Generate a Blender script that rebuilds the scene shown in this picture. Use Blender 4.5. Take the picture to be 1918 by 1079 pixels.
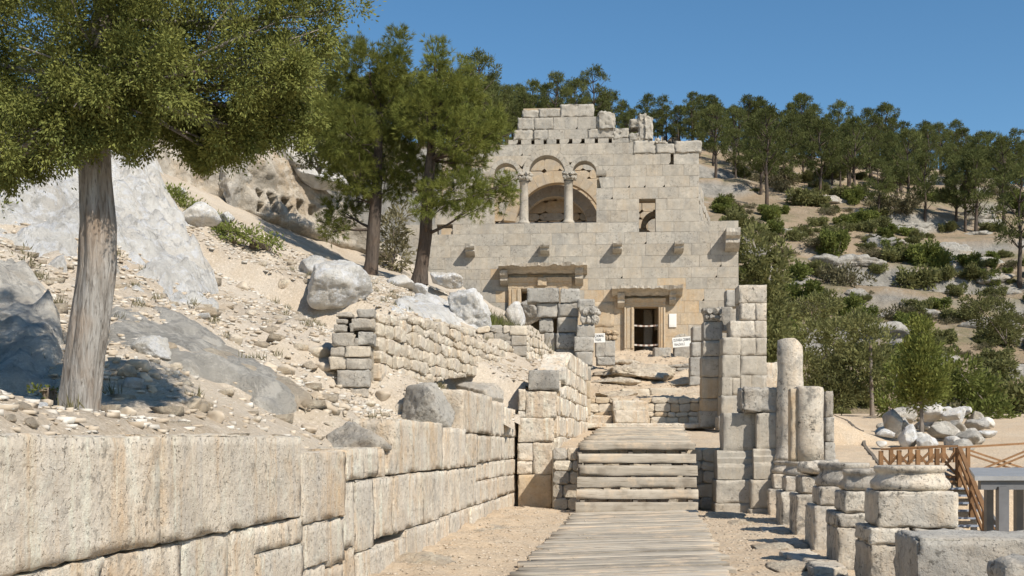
import bpy, math, random
import numpy as np
from mathutils import Vector, Matrix, noise

# ------------------------------------------------------------------ camera, sky, sun, exposure
scene = bpy.context.scene
for o in list(bpy.data.objects): bpy.data.objects.remove(o)
F, EYE, HOR = 2200.0, 1.6, 830.0            # focal length in photo pixels, eye height, horizon row
cam_d = bpy.data.cameras.new('camera'); cam = bpy.data.objects.new('camera', cam_d)
scene.collection.objects.link(cam); scene.camera = cam
cam.location = (0, 0, EYE); cam.rotation_euler = (math.radians(90), 0, 0)
cam_d.sensor_width = 36; cam_d.lens = 36*F/1918.0
cam_d.shift_y = (HOR-539.5)/1918.0
cam_d.clip_start = .1; cam_d.clip_end = 3000
SUN_AZ, SUN_EL = math.radians(40), math.radians(43)    # to the right of straight behind the camera
world = bpy.data.worlds.new('World'); scene.world = world; world.use_nodes = True
wn = world.node_tree; bg = wn.nodes['Background']
sky = wn.nodes.new('ShaderNodeTexSky'); sky.sky_type = 'NISHITA'; sky.sun_disc = False
sky.sun_elevation = SUN_EL; sky.sun_rotation = math.radians(180)-SUN_AZ
sky.altitude = 900; sky.air_density = 1.0; sky.dust_density = 0.25; sky.ozone_density = 1.6
hs = wn.nodes.new('ShaderNodeHueSaturation'); hs.inputs['Saturation'].default_value = 1.22; hs.inputs['Hue'].default_value = .494
wn.links.new(sky.outputs[0], hs.inputs['Color']); wn.links.new(hs.outputs[0], bg.inputs[0]); bg.inputs[1].default_value = 0.1
sun_d = bpy.data.lights.new('sun', 'SUN'); sun = bpy.data.objects.new('sun', sun_d)
scene.collection.objects.link(sun)
sun_d.energy = 4.5; sun_d.angle = math.radians(.53); sun_d.color = (1, .935, .84)
Ldir = Vector((-math.sin(SUN_AZ)*math.cos(SUN_EL), math.cos(SUN_AZ)*math.cos(SUN_EL), -math.sin(SUN_EL)))
sun.rotation_euler = Ldir.to_track_quat('-Z', 'Y').to_euler(); sun.location = (20, -20, 40)
vs = scene.view_settings
vs.view_transform = 'Standard'; vs.look = 'None'; vs.exposure = 0.38; vs.gamma = 1; vs.use_curve_mapping = False

# ------------------------------------------------------------------ helpers
C = scene.collection
R = random.Random(7)
NP = np.random.default_rng(5)
def P(px, py, Y): return Vector(((px-959)/F*Y, Y, EYE+(HOR-py)/F*Y))
def fbm(v, H=.9, oc=5): return noise.fractal(v, H, 2.0, oc)
def nz(x, y, z=0.): return noise.noise(Vector((x, y, z)))
def sstep(a, b, x):
    t = min(1, max(0, (x-a)/(b-a))); return t*t*(3-2*t)

def tag(o, label=None, cat=None, group=None, kind=None):
    if label: o['label'] = label
    if cat: o['category'] = cat
    if group: o['group'] = group
    if kind: o['kind'] = kind
    return o
def thing(name, label, cat, loc, group=None, rz=0):
    o = bpy.data.objects.new(name, None); C.objects.link(o)
    o.location = loc; o.rotation_euler = (0, 0, rz); o.empty_display_size = .3
    return tag(o, label, cat, group)
WL = {}
def wloc(o):
    v = Vector(o.location)
    if o.parent: v = v+wloc(o.parent)
    return v
def obj(name, V, Fc, mat, parent=None, smooth=False, origin='c'):
    """link a mesh given in world coordinates as one object with its origin at its centre"""
    V = np.asarray(V, float).reshape(-1, 3)
    c = (V.min(0)+V.max(0))/2 if origin == 'c' else np.asarray(origin, float)
    me = bpy.data.meshes.new(name)
    V = V-c
    if isinstance(Fc, np.ndarray):
        m, k = Fc.shape
        me.vertices.add(len(V)); me.vertices.foreach_set('co', V.ravel().astype(np.float32))
        me.loops.add(m*k); me.loops.foreach_set('vertex_index', Fc.ravel().astype(np.int32))
        me.polygons.add(m); me.polygons.foreach_set('loop_start', np.arange(0, m*k, k, dtype=np.int32))
        me.update(calc_edges=True)
    else:
        me.from_pydata([tuple(v) for v in V], [], Fc); me.update()
    if smooth: me.polygons.foreach_set('use_smooth', np.ones(len(me.polygons), bool))
    if mat: me.materials.append(mat)
    o = bpy.data.objects.new(name, me); C.objects.link(o)
    o.location = Vector(c)
    if parent:
        o.parent = parent; o.location = Vector(c)-wloc(parent)
    return o
def dup(root, loc, rz=0, sc=1., label=None, cat=None, group=None):
    r = root.copy(); C.objects.link(r); r.location = loc; r.rotation_euler = (0, 0, rz)
    r.scale = (sc, sc, sc) if not isinstance(sc, tuple) else sc
    for k in ('label', 'category', 'group'):
        if k in r: del r[k]
    tag(r, label, cat, group)
    for ch in root.children:
        c = ch.copy(); C.objects.link(c); c.parent = r
    return r
class MB:
    """collects simple shapes for one mesh"""
    def __init__(s): s.V = []; s.F = []
    def add(s, V, Fc):
        n = len(s.V); s.V += [tuple(v) for v in V]; s.F += [tuple(i+n for i in f) for f in Fc]
    def bar(s, a, b, w, h, up=Vector((0, 0, 1))):
        a, b = Vector(a), Vector(b); d = (b-a).normalized()
        x = d.cross(up)
        if x.length < 1e-4: x = d.cross(Vector((0, 1, 0)))
        x.normalize(); y = x.cross(d).normalized()
        V = [p+x*sx*w/2+y*sy*h/2 for p in (a, b) for sx, sy in ((-1, -1), (1, -1), (1, 1), (-1, 1))]
        s.add(V, [(0, 1, 2, 3), (7, 6, 5, 4), (0, 4, 5, 1), (1, 5, 6, 2), (2, 6, 7, 3), (3, 7, 4, 0)])
    def tube(s, pts, rads, n=8):
        pts = [Vector(p) for p in pts]; V = []; Fc = []
        for i, p in enumerate(pts):
            d = (pts[min(i+1, len(pts)-1)]-pts[max(i-1, 0)]).normalized()
            x = d.cross(Vector((.13, .97, .2))).normalized(); y = d.cross(x)
            for k in range(n):
                a = 2*math.pi*k/n; V.append(p+(x*math.cos(a)+y*math.sin(a))*rads[i])
        for i in range(len(pts)-1):
            for k in range(n):
                k2 = (k+1) % n; Fc.append((i*n+k, i*n+k2, (i+1)*n+k2, (i+1)*n+k))
        Fc.append(tuple(range(n-1, -1, -1))); Fc.append(tuple((len(pts)-1)*n+k for k in range(n)))
        s.add(V, Fc)
    def build(s, name, mat, parent=None, smooth=False, origin='c'):
        return obj(name, s.V, s.F, mat, parent, smooth, origin)

class Frame:
    """a vertical plane: origin O (z=0), horizontal direction eu, outward normal en"""
    def __init__(s, O, eu, en):
        s.O = Vector((O[0], O[1], 0)); s.eu = Vector((eu[0], eu[1], 0)).normalized(); s.en = Vector((en[0], en[1], 0)).normalized()
    def p(s, u, z, n=0.): return s.O+s.eu*u+s.en*n+Vector((0, 0, z))
    def uv(s, px, py, n=0.):
        r = Vector(((px-959)/F, 1, (HOR-py)/F)); o = s.O+s.en*n; o.z = 0
        t = o.dot(s.en)/Vector((r.x, r.y, 0)).dot(s.en)
        w = r*t; return (Vector((w.x, w.y, 0))-s.O).dot(s.eu), w.z+EYE
def front(px, Y, rot=0.):
    a = math.radians(rot); O = P(px, HOR, Y)
    return Frame(O, (math.cos(a), -math.sin(a)), (-math.sin(a), -math.cos(a)))
def along(p0, p1, side=1):
    d = Vector((p1[0]-p0[0], p1[1]-p0[1], 0)).normalized()
    return Frame(p0, d, (d.y*side, -d.x*side))

def stone(name, poly, fr, mat, parent, depth=.4, out=0., bev=.015, bulge=0., jit=.004, gap=.003, rr=R):
    """one dressed or rubble stone: polygon (u,z) counter-clockwise on the frame, chamfered towards the front"""
    n = len(poly); cu = sum(p[0] for p in poly)/n; cz = sum(p[1] for p in poly)/n
    def inset(d):
        q = []
        for i in range(n):
            a, b, c = poly[i-1], poly[i], poly[(i+1) % n]
            e1 = Vector((b[0]-a[0], b[1]-a[1])); e2 = Vector((c[0]-b[0], c[1]-b[1]))
            if e1.length < 1e-6 or e2.length < 1e-6: q.append(b); continue
            e1.normalize(); e2.normalize()
            n1 = Vector((-e1.y, e1.x)); n2 = Vector((-e2.y, e2.x)); k = 1+n1.dot(n2)
            v = (n1+n2)/max(k, .35)
            lim = .42*math.hypot(b[0]-cu, b[1]-cz); L = d*v.length
            if L > lim: v = v*(lim/L)
            q.append((b[0]+v.x*d, b[1]+v.y*d))
        return q
    A = inset(gap); B = inset(gap+bev)
    V = [fr.p(u, z, -depth) for u, z in A]+[fr.p(u, z, out-bev*.8+rr.uniform(-jit, jit)) for u, z in A]
    V += [fr.p(u+rr.uniform(-jit, jit), z+rr.uniform(-jit, jit), out+rr.uniform(-jit, jit)) for u, z in B]
    Fc = []
    for i in range(n):
        j = (i+1) % n
        Fc += [(i, j, n+j, n+i), (n+i, n+j, 2*n+j, 2*n+i)]
    if bulge:
        V.append(fr.p(cu+rr.uniform(-.02, .02), cz, out+bulge))
        Fc += [(2*n+i, 2*n+(i+1) % n, 3*n) for i in range(n)]
    else: Fc.append(tuple(2*n+i for i in range(n)))
    Fc.append(tuple(range(n-1, -1, -1)))
    return obj(name, V, Fc, mat, parent)

def rough_block(name, fr, u0, u1, z0, z1, n0, n1, mat, parent, r=.04, amp=.012, res=.1, seed=None, fq=2.2, chip=.03):
    """a weathered ashlar block: rounded box with a worn, uneven surface"""
    sx, sy, sz = u1-u0, n1-n0, z1-z0
    r = min(r*.42, .3*min(sx, sy, sz))
    k = [max(3, min(26, int(s/res)+2)) for s in (sx, sy, sz)]
    sd = R.uniform(0, 900) if seed is None else seed
    def coords(cnt, L):
        a = [-L/2+L*i/cnt for i in range(cnt+1)]
        a[0], a[-1] = -L/2, L/2
        return [-L/2, -L/2+r*.45, -L/2+r]+[x for x in a if -L/2+r*1.2 < x < L/2-r*1.2]+[L/2-r, L/2-r*.45, L/2]
    X, Y, Z = coords(k[0], sx), coords(k[1], sy), coords(k[2], sz)
    idx = {}; V = []
    H = Vector((sx/2-r, sy/2-r, sz/2-r))
    def vid(i, j, l):
        if (i, j, l) in idx: return idx[(i, j, l)]
        p = Vector((X[i], Y[j], Z[l]))
        q = Vector((max(-H.x, min(H.x, p.x)), max(-H.y, min(H.y, p.y)), max(-H.z, min(H.z, p.z))))
        d = p-q; e = d.normalized() if d.length > 1e-7 else Vector((0, 0, 0))
        w = q+e*r
        s = w+Vector((sd, sd*.37, -sd*.61))
        edge = (abs(e.x) > .2)+(abs(e.y) > .2)+(abs(e.z) > .2)
        a = amp*.9*fbm(s*fq*3.2, .6, 5)+amp*.35*noise.noise(s*fq*.8)
        if edge > 1: a -= chip*(1.8*max(0, noise.noise(s*fq*1.6)-.12)+1.1*max(0, noise.noise(s*fq*4.5)-.1))
        w = w+e*a
        idx[(i, j, l)] = len(V)
        V.append(fr.p((u0+u1)/2+w.x, (z0+z1)/2+w.z, (n0+n1)/2+w.y))
        return idx[(i, j, l)]
    Fc = []
    a, b, c = len(X)-1, len(Y)-1, len(Z)-1
    hand = fr.eu.cross(fr.en).z > 0
    def q(v): Fc.append(tuple(v) if hand else tuple(reversed(v)))
    for i in range(a):
        for j in range(b):
            q((vid(i, j, 0), vid(i, j+1, 0), vid(i+1, j+1, 0), vid(i+1, j, 0)))
            q((vid(i, j, c), vid(i+1, j, c), vid(i+1, j+1, c), vid(i, j+1, c)))
    for i in range(a):
        for l in range(c):
            q((vid(i, 0, l), vid(i+1, 0, l), vid(i+1, 0, l+1), vid(i, 0, l+1)))
            q((vid(i, b, l), vid(i, b, l+1), vid(i+1, b, l+1), vid(i+1, b, l)))
    for j in range(b):
        for l in range(c):
            q((vid(0, j, l), vid(0, j, l+1), vid(0, j+1, l+1), vid(0, j+1, l)))
            q((vid(a, j, l), vid(a, j+1, l), vid(a, j+1, l+1), vid(a, j, l+1)))
    return obj(name, V, Fc, mat, parent, smooth=True)
def pxb(name, fr, x0, y0, x1, y1, mat, parent, depth=.5, out=0., **k):
    u0, zt = fr.uv(x0, y0); u1, zb = fr.uv(x1, y1)
    return rough_block(name, fr, u0, u1, zb, zt, -depth, out, mat, parent, **k)

_ico = {}
def ico(n):
    if n in _ico: return _ico[n]
    t = (1+5**.5)/2
    V = [(-1, t, 0), (1, t, 0), (-1, -t, 0), (1, -t, 0), (0, -1, t), (0, 1, t), (0, -1, -t), (0, 1, -t), (t, 0, -1), (t, 0, 1), (-t, 0, -1), (-t, 0, 1)]
    Fc = [(0, 11, 5), (0, 5, 1), (0, 1, 7), (0, 7, 10), (0, 10, 11), (1, 5, 9), (5, 11, 4), (11, 10, 2), (10, 7, 6), (7, 1, 8), (3, 9, 4), (3, 4, 2), (3, 2, 6), (3, 6, 8), (3, 8, 9), (4, 9, 5), (2, 4, 11), (6, 2, 10), (8, 6, 7), (9, 8, 1)]
    V = [Vector(v).normalized() for v in V]
    for _ in range(n):
        mid = {}; F2 = []
        def m(a, b):
            k = (min(a, b), max(a, b))
            if k not in mid: mid[k] = len(V); V.append((V[a]+V[b]).normalized())
            return mid[k]
        for a, b, c in Fc:
            x, y, z = m(a, b), m(b, c), m(c, a)
            F2 += [(a, x, z), (b, y, x), (c, z, y), (x, y, z)]
        Fc = F2
    _ico[n] = (np.array(V), np.array(Fc)); return _ico[n]
def rock_arr(rad, sub=3, seed=0, planes=13, amp=.06, fq=1.6, tilt=(0, 0, 0), ridged=0.):
    """angular boulder: a sphere cut by random planes, then worn with noise; returns vertices about the origin"""
    rr = random.Random(seed); D, Fc = ico(sub)
    N = [Vector((rr.gauss(0, 1), rr.gauss(0, 1), rr.gauss(0, .8))).normalized() for _ in range(planes)]
    h = np.array([rr.uniform(.6, .95) for _ in N])
    A = D@np.array(N).T
    with np.errstate(divide='ignore'): rad_ = np.where(A > .08, h/np.maximum(A, 1e-6), 9)
    rmin = np.minimum(rad_.min(1), 1.3)
    V = D*rmin[:, None]
    s = Vector((rr.uniform(0, 99), rr.uniform(0, 99), rr.uniform(0, 99)))
    out = []
    mean = (rad[0]+rad[1]+rad[2])/3
    for v, d in zip(V, D):
        w = Vector((v[0]*rad[0], v[1]*rad[1], v[2]*rad[2]))
        q = w/mean*fq+s
        a = amp*mean*fbm(q*1.7, .75, 5)
        if ridged: a += ridged*mean*(1-2*abs(noise.noise(q*Vector((1, 1, 1.0))*1.5))) - ridged*mean*.5
        w += Vector(d)*a; out.append(w)
    M = (Matrix.Rotation(tilt[2], 3, 'Z')@Matrix.Rotation(tilt[1], 3, 'Y')@Matrix.Rotation(tilt[0], 3, 'X'))
    return np.array([M@w for w in out]), Fc
def rock(name, c, rad, mat, label, group=None, cat='rock', kind=None, smooth=True, **k):
    V, Fc = rock_arr(rad, **k)
    o = obj(name, V+np.array(c), Fc, mat, None, smooth=smooth, origin=c)
    return tag(o, label, None if kind else cat, group, kind)

# ------------------------------------------------------------------ materials
def N_(nt, typ, ins=None, **pr):
    n = nt.nodes.new(typ)
    for k, v in pr.items(): setattr(n, k, v)
    for k, v in (ins or {}).items():
        s = n.inputs[k]
        if isinstance(v, bpy.types.NodeSocket): nt.links.new(v, s)
        elif isinstance(v, tuple) and len(v) == 3 and s.type == 'RGBA': s.default_value = v+(1,)
        else: s.default_value = v
    return n
class M_:
    def __init__(s, name, rough=.9, spec=.25):
        s.m = bpy.data.materials.new(name); s.m.use_nodes = True; s.nt = s.m.node_tree
        s.b = s.nt.nodes['Principled BSDF']; s.b.inputs['Roughness'].default_value = rough
        s.b.inputs['Specular IOR Level'].default_value = spec
        s.pos = N_(s.nt, 'ShaderNodeNewGeometry').outputs['Position']
        s.rnd = N_(s.nt, 'ShaderNodeObjectInfo').outputs['Random']
    def map(s, sc=(1, 1, 1), vec=None, rot=(0, 0, 0)):
        return N_(s.nt, 'ShaderNodeMapping', {'Vector': vec or s.pos, 'Scale': sc, 'Rotation': rot}).outputs[0]
    def jpos(s, k=37.):
        """position shifted per object, so that neighbouring pieces do not share a pattern"""
        o = N_(s.nt, 'ShaderNodeMath', {0: s.rnd, 1: k}, operation='MULTIPLY').outputs[0]
        c = N_(s.nt, 'ShaderNodeCombineXYZ', {0: o, 1: o, 2: 0.}).outputs[0]
        return N_(s.nt, 'ShaderNodeVectorMath', {0: s.pos, 1: c}, operation='ADD').outputs[0]
    def noise(s, sc, det=4., rough=.55, vec=None, dist=0.):
        return N_(s.nt, 'ShaderNodeTexNoise', {'Vector': vec or s.pos, 'Scale': sc, 'Detail': det, 'Roughness': rough, 'Distortion': dist}).outputs[0]
    def voro(s, sc, vec=None, feature='F1', out=0):
        return N_(s.nt, 'ShaderNodeTexVoronoi', {'Vector': vec or s.pos, 'Scale': sc}, feature=feature).outputs[out]
    def ramp(s, f, a, b, lo=0., hi=1.):
        return N_(s.nt, 'ShaderNodeMapRange', {0: f, 1: a, 2: b, 3: lo, 4: hi}).outputs[0]
    def mix(s, f, a, b, blend='MIX'):
        n = N_(s.nt, 'ShaderNodeMix', {0: f}, data_type='RGBA', blend_type=blend)
        for i, v in ((6, a), (7, b)):
            if isinstance(v, bpy.types.NodeSocket): s.nt.links.new(v, n.inputs[i])
            else: n.inputs[i].default_value = tuple(v)+(1,)
        return n.outputs[2]
    def math(s, op, a, b=0.): return N_(s.nt, 'ShaderNodeMath', {0: a, 1: b}, operation=op).outputs[0]
    def val(s, col, v): return N_(s.nt, 'ShaderNodeHueSaturation', {'Color': col, 'Value': v}).outputs[0]
    def done(s, col, h=None, strength=.4, dist=.02):
        if isinstance(col, tuple): s.b.inputs['Base Color'].default_value = col+(1,)
        else: s.nt.links.new(col, s.b.inputs['Base Color'])
        if h is not None:
            bp = N_(s.nt, 'ShaderNodeBump', {'Height': h, 'Strength': strength, 'Distance': dist})
            s.nt.links.new(bp.outputs[0], s.b.inputs['Normal'])
        return s.m
def stone_mat(name, base, alt, ochre=(.5, .3, .13), grey=(.3, .29, .27), ochre_amt=.4, grey_amt=.3, lichen=.3, streak=.3, jv=.2, fine=1., strength=.45, dist=.02):
    m = M_(name, .92, .2); jp = m.jpos()
    c = m.mix(m.ramp(m.noise(1.6*fine, 6, .65, vec=jp), .38, .62), base, alt)
    c = m.mix(m.ramp(m.noise(.85*fine, 7, .7, vec=jp, dist=.6), .48, .66, 0, ochre_amt), c, ochre)
    c = m.mix(m.ramp(m.noise(1.3*fine, 8, .68, vec=m.jpos(91.)), .47, .63, 0, grey_amt), c, grey)
    c = m.mix(m.ramp(m.noise(2.6*fine, 8, .7, vec=m.jpos(23.)), .54, .68, 0, .7), c, tuple(min(.82, x*1.28) for x in base))
    if streak:
        st = m.noise(1., 6, .65, vec=m.map((4.2*fine, 4.2*fine, .3*fine), jp), dist=.5)
        c = m.mix(m.ramp(st, .53, .64, 0, streak), c, ochre)
        st2 = m.noise(1., 6, .65, vec=m.map((8*fine, 8*fine, .5*fine), m.jpos(53.)), dist=.5)
        c = m.mix(m.ramp(st2, .54, .66, 0, streak), c, grey)
        c = m.mix(m.ramp(st2, .44, .34, 0, streak), c, tuple(min(.82, x*1.25) for x in base))
    spot = m.math('MULTIPLY', m.ramp(m.noise(13*fine, 5, .7), .54, .62), m.ramp(m.noise(1.8*fine, 5, .65, vec=m.jpos(11.)), .44, .58))
    c = m.mix(m.math('MULTIPLY', spot, lichen), c, (.075, .07, .06))
    cr_ = m.math('MULTIPLY', m.ramp(m.noise(3.6*fine, 9, .75, vec=m.jpos(29.)), .5, .58), m.ramp(m.noise(.9*fine, 3, .5, vec=m.jpos(41.)), .42, .56, 0, .85*lichen*lichen))
    c = m.mix(cr_, c, tuple(x*.42 for x in grey))
    pitn = m.noise(38*fine, 3, .6)
    c = m.mix(m.math('MULTIPLY', m.ramp(pitn, .60, .68), m.ramp(m.noise(2.3*fine, 4, .6, vec=m.jpos(67.)), .5, .62, 0, .8*min(1, lichen*1.3+.15))), c, tuple(x*.3 for x in alt))
    c = m.mix(m.ramp(m.noise(7*fine, 7, .75), .3, .75, 0, .5), c, tuple(x*.55 for x in base))
    c = m.val(c, m.ramp(m.rnd, 0, 1, 1-jv, 1+jv*.7))
    h = m.math('SUBTRACT', m.noise(8*fine, 10, .72), m.math('MULTIPLY', m.ramp(pitn, .58, .72), .35))
    return m.done(c, h, strength*1.3, dist*1.5)
MAT = {}
MAT['facade'] = stone_mat('facade_limestone', (.49, .44, .36), (.425, .385, .32), (.485, .365, .23), (.30, .285, .255), .35, .55, .55, .2, .08, .8, .5)
MAT['facade_ochre'] = stone_mat('ochre_limestone', (.54, .425, .285), (.53, .44, .325), (.50, .30, .13), (.42, .38, .32), .6, .35, .3, .3, .08, 1.1, .5)
MAT['crown'] = stone_mat('bleached_limestone', (.50, .455, .38), (.41, .38, .325), (.45, .34, .22), (.28, .27, .245), .15, .65, .65, .2, .08, 1., .55)
MAT['warm'] = stone_mat('cream_limestone', (.75, .665, .54), (.655, .565, .445), (.58, .385, .205), (.53, .49, .43), .75, .5, .6, .6, .10, .8, .7, .035)
MAT['grey'] = stone_mat('grey_weathered_limestone', (.47, .435, .375), (.39, .365, .32), (.50, .36, .21), (.28, .27, .25), .3, .5, .8, .12, .12, 1., .6, .03)
MAT['pedestal'] = stone_mat('lichened_limestone', (.66, .59, .485), (.55, .49, .40), (.55, .39, .23), (.36, .34, .305), .45, .6, 1., .25, .09, .9, .65, .03)
MAT['rubble'] = stone_mat('rubble_limestone', (.68, .59, .46), (.58, .505, .40), (.58, .42, .25), (.47, .44, .395), .5, .45, .3, .05, .15, 1.5, .6, .03)
MAT['rubble_grey'] = stone_mat('grey_rubble_limestone', (.48, .43, .355), (.42, .38, .32), (.50, .36, .2), (.32, .305, .28), .4, .5, .4, .05, .18, 1.5, .6, .03)
MAT['inner'] = stone_mat('inner_limestone', (.55, .43, .285), (.48, .40, .30), (.53, .34, .16), (.34, .32, .29), .55, .4, .2, .1, .08, 1., .35)
def rock_mat(name, base, dark, ochre, och=.3, k=1., strength=1.):
    m = M_(name, .93, .15)
    c = m.mix(m.ramp(m.noise(.8*k, 9, .7, dist=.6), .4, .6), base, dark)
    c = m.mix(m.ramp(m.noise(.5*k, 7, .65), .5, .64, 0, och), c, ochre)
    st = m.noise(1., 8, .72, vec=m.map((3*k, 3*k, 1.1*k), None, (.5, .3, 0)), dist=.8)
    c = m.mix(m.ramp(st, .54, .64, 0, .6), c, tuple(x*.62 for x in dark))
    c = m.mix(m.ramp(m.noise(3.2*k, 9, .75), .5, .42, 0, .75), c, tuple(min(.8, x*1.22) for x in base))
    c = m.mix(m.ramp(m.noise(7*k, 8, .8), .57, .68, 0, .65), c, tuple(x*.4 for x in dark))
    c = m.val(c, m.ramp(m.rnd, 0, 1, .92, 1.08))
    h = m.math('ADD', m.noise(2.6*k, 14, .78), m.math('MULTIPLY', st, .6))
    return m.done(c, h, strength, .2)
MAT['rock'] = rock_mat('white_rock', (.82, .785, .715), (.62, .59, .535), (.68, .58, .45), .35)
MAT['rock_grey'] = rock_mat('grey_rock', (.60, .56, .49), (.42, .395, .35), (.59, .48, .34), .5)
MAT['rock_ochre'] = rock_mat('ochre_rock', (.55, .495, .41), (.42, .38, .32), (.54, .40, .25), .65, .9)
MAT['rock_sand'] = rock_mat('sandy_rock', (.68, .575, .44), (.57, .475, .36), (.62, .46, .29), .5, 1.3)
MAT['hill_rock'] = rock_mat('muted_hill_rock', (.37, .345, .30), (.26, .245, .215), (.38, .30, .21), .5, .8)
m_ = M_('pale_pebbles', .95, .1); MAT['pebble'] = m_.done(m_.mix(m_.ramp(m_.noise(5., 3), .35, .65), (.56, .485, .385), (.40, .325, .24)))
m_ = M_('white_pebbles', .95, .1); MAT['pebble_white'] = m_.done(m_.mix(m_.ramp(m_.noise(5., 3), .35, .65), (.62, .58, .51), (.42, .385, .33)))
def soil_mat(name, a, b, c3, peb, k=1.):
    m = M_(name, .97, .1)
    c = m.mix(m.ramp(m.noise(.35*k, 7, .6), .38, .64), a, b)
    c = m.mix(m.ramp(m.noise(.9*k, 7, .65), .5, .7, 0, .65), c, c3)
    v = m.voro(13*k, out=1)
    c = m.mix(m.ramp(m.noise(3*k, 5, .6), .4, .62, .15, .6), c, m.mix(m.ramp(m.noise(60*k, 2), .3, .7), peb, tuple(x*.55 for x in peb)))
    sp = m.noise(28*k, 5, .75)
    c = m.mix(m.ramp(sp, .56, .68, 0, .75), c, tuple(min(.85, x*1.3) for x in peb))
    c = m.mix(m.ramp(sp, .44, .32, 0, .6), c, tuple(x*.5 for x in b))
    d = m.voro(11*k)
    h = m.math('SUBTRACT', m.noise(16*k, 10, .75), m.math('MULTIPLY', d, .5))
    return m.done(c, h, .7, .05)
MAT['path'] = soil_mat('sandy_path_soil', (.57, .44, .30), (.51, .38, .25), (.60, .50, .375), (.58, .48, .36))
MAT['slope'] = soil_mat('stony_slope_soil', (.50, .425, .33), (.37, .295, .21), (.54, .475, .385), (.57, .50, .41), .8)
MAT['terrace'] = soil_mat('fine_sandy_soil', (.66, .47, .30), (.63, .45, .28), (.66, .50, .34), (.62, .47, .32), 1.)
# hill ground: soil on the gentle parts, bare rock where the surface is steep
def hill_mat():
    m = M_('hillside_soil_and_rock', .97, .1)
    c = m.mix(m.ramp(m.noise(.09, 8, .65), .4, .62), (.36, .27, .18), (.29, .225, .15))
    c = m.mix(m.ramp(m.noise(.22, 8, .7), .54, .66, 0, .6), c, (.44, .40, .34))
    c = m.mix(m.ramp(m.noise(.2, 8, .72), .5, .6, 0, .75), c, (.19, .175, .095))
    sp = m.noise(1.3, 6, .8)
    c = m.mix(m.ramp(sp, .56, .68, 0, .6), c, (.42, .36, .29))
    c = m.mix(m.ramp(sp, .42, .33, 0, .6), c, (.20, .16, .11))
    nrm = N_(m.nt, 'ShaderNodeNewGeometry').outputs['Normal']
    zc = N_(m.nt, 'ShaderNodeSeparateXYZ', {0: nrm}).outputs[2]
    rk = m.mix(m.ramp(m.noise(.8, 9, .75), .35, .65), (.36, .335, .29), (.18, .17, .15))
    c = m.mix(m.ramp(zc, .84, .66), c, rk)
    return m.done(c, m.noise(1.1, 12, .75), .9, .5)
MAT['hill'] = hill_mat()
def wood_mat(name, a, b, d, sc, rough=.85, dusty=False):
    m = M_(name, rough, .2)
    g = m.noise(1., 6, .65, vec=m.map(sc, m.jpos()))
    c = m.mix(m.ramp(g, .35, .65), a, b)
    c = m.mix(m.ramp(m.noise(1., 3, .5, vec=m.map(tuple(x*3 for x in sc), m.jpos(17.))), .58, .7, 0, .7), c, d)
    c = m.mix(m.ramp(m.noise(2.2, 5, .6, vec=m.jpos(71.)), .52, .7, 0, .6), c, d)
    c = m.val(c, m.ramp(m.rnd, 0, 1, .74, 1.15))
    if dusty: c = m.mix(m.ramp(m.noise(1.4, 7, .75), .5, .62, 0, .75), c, (.56, .44, .31))
    return m.done(c, g, .5, .01)
MAT['wood'] = wood_mat('weathered_grey_wood', (.46, .405, .325), (.37, .325, .26), (.19, .155, .115), (.9, 16, 16), .85, True)
MAT['wood_dark'] = wood_mat('dark_wood_beam', (.20, .17, .13), (.15, .125, .10), (.08, .07, .06), (10, 1, 10))
MAT['brown'] = wood_mat('brown_stained_wood', (.27, .15, .07), (.22, .12, .055), (.16, .085, .04), (6, 6, 6), .6)
def flat(name, col, rough=.6, metal=0., vary=.15):
    m = M_(name, rough, .4); m.b.inputs['Metallic'].default_value = metal
    c = m.mix(m.ramp(m.noise(3., 6, .65), .35, .7), col, tuple(x*(1-vary*2) for x in col))
    return m.done(c, m.noise(30, 4), .1, .003)
MAT['steel'] = flat('grey_painted_steel', (.15, .15, .152), .5)
MAT['roof'] = flat('pale_grey_roof_sheet', (.32, .32, .315), .5)
MAT['white'] = flat('white_painted_board', (.78, .76, .70), .6, 0, .06)
MAT['ink'] = flat('grey_lettering', (.10, .10, .11), .7)
MAT['tread'] = flat('dark_steel_tread', (.30, .33, .38), .55)
MAT['tape'] = flat('faded_barrier_tape', (.66, .60, .52), .6)
MAT['tape_dark'] = flat('faded_barrier_tape_red', (.30, .20, .15), .6)
def bark_mat(name, a, b, d, k=1.):
    m = M_(name, .92, .15)
    g = m.noise(1., 7, .65, vec=m.map((16*k, 16*k, 2.*k)), dist=1.2)
    g2 = m.noise(1., 5, .6, vec=m.map((40*k, 40*k, 5*k)), dist=.8)
    c = m.mix(m.ramp(g, .38, .62), a, b)
    c = m.mix(m.ramp(g2, .5, .66, 0, .8), c, d)
    c = m.mix(m.ramp(m.noise(1.6*k, 4), .5, .7, 0, .6), c, tuple((x+y)/2*f for x, y, f in zip(a, b, (1.1, .85, .65))))
    return m.done(c, m.math('ADD', g, m.math('MULTIPLY', g2, .6)), .9, .03)
MAT['bark_juniper'] = bark_mat('fibrous_grey_juniper_bark', (.37, .35, .32), (.235, .21, .18), (.07, .058, .048))
MAT['bark_pine'] = bark_mat('dark_pine_bark', (.12, .095, .075), (.075, .06, .05), (.03, .026, .022), .6)
MAT['bark_pale'] = bark_mat('pale_bark', (.28, .24, .20), (.20, .165, .135), (.1, .085, .07), .8)
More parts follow.
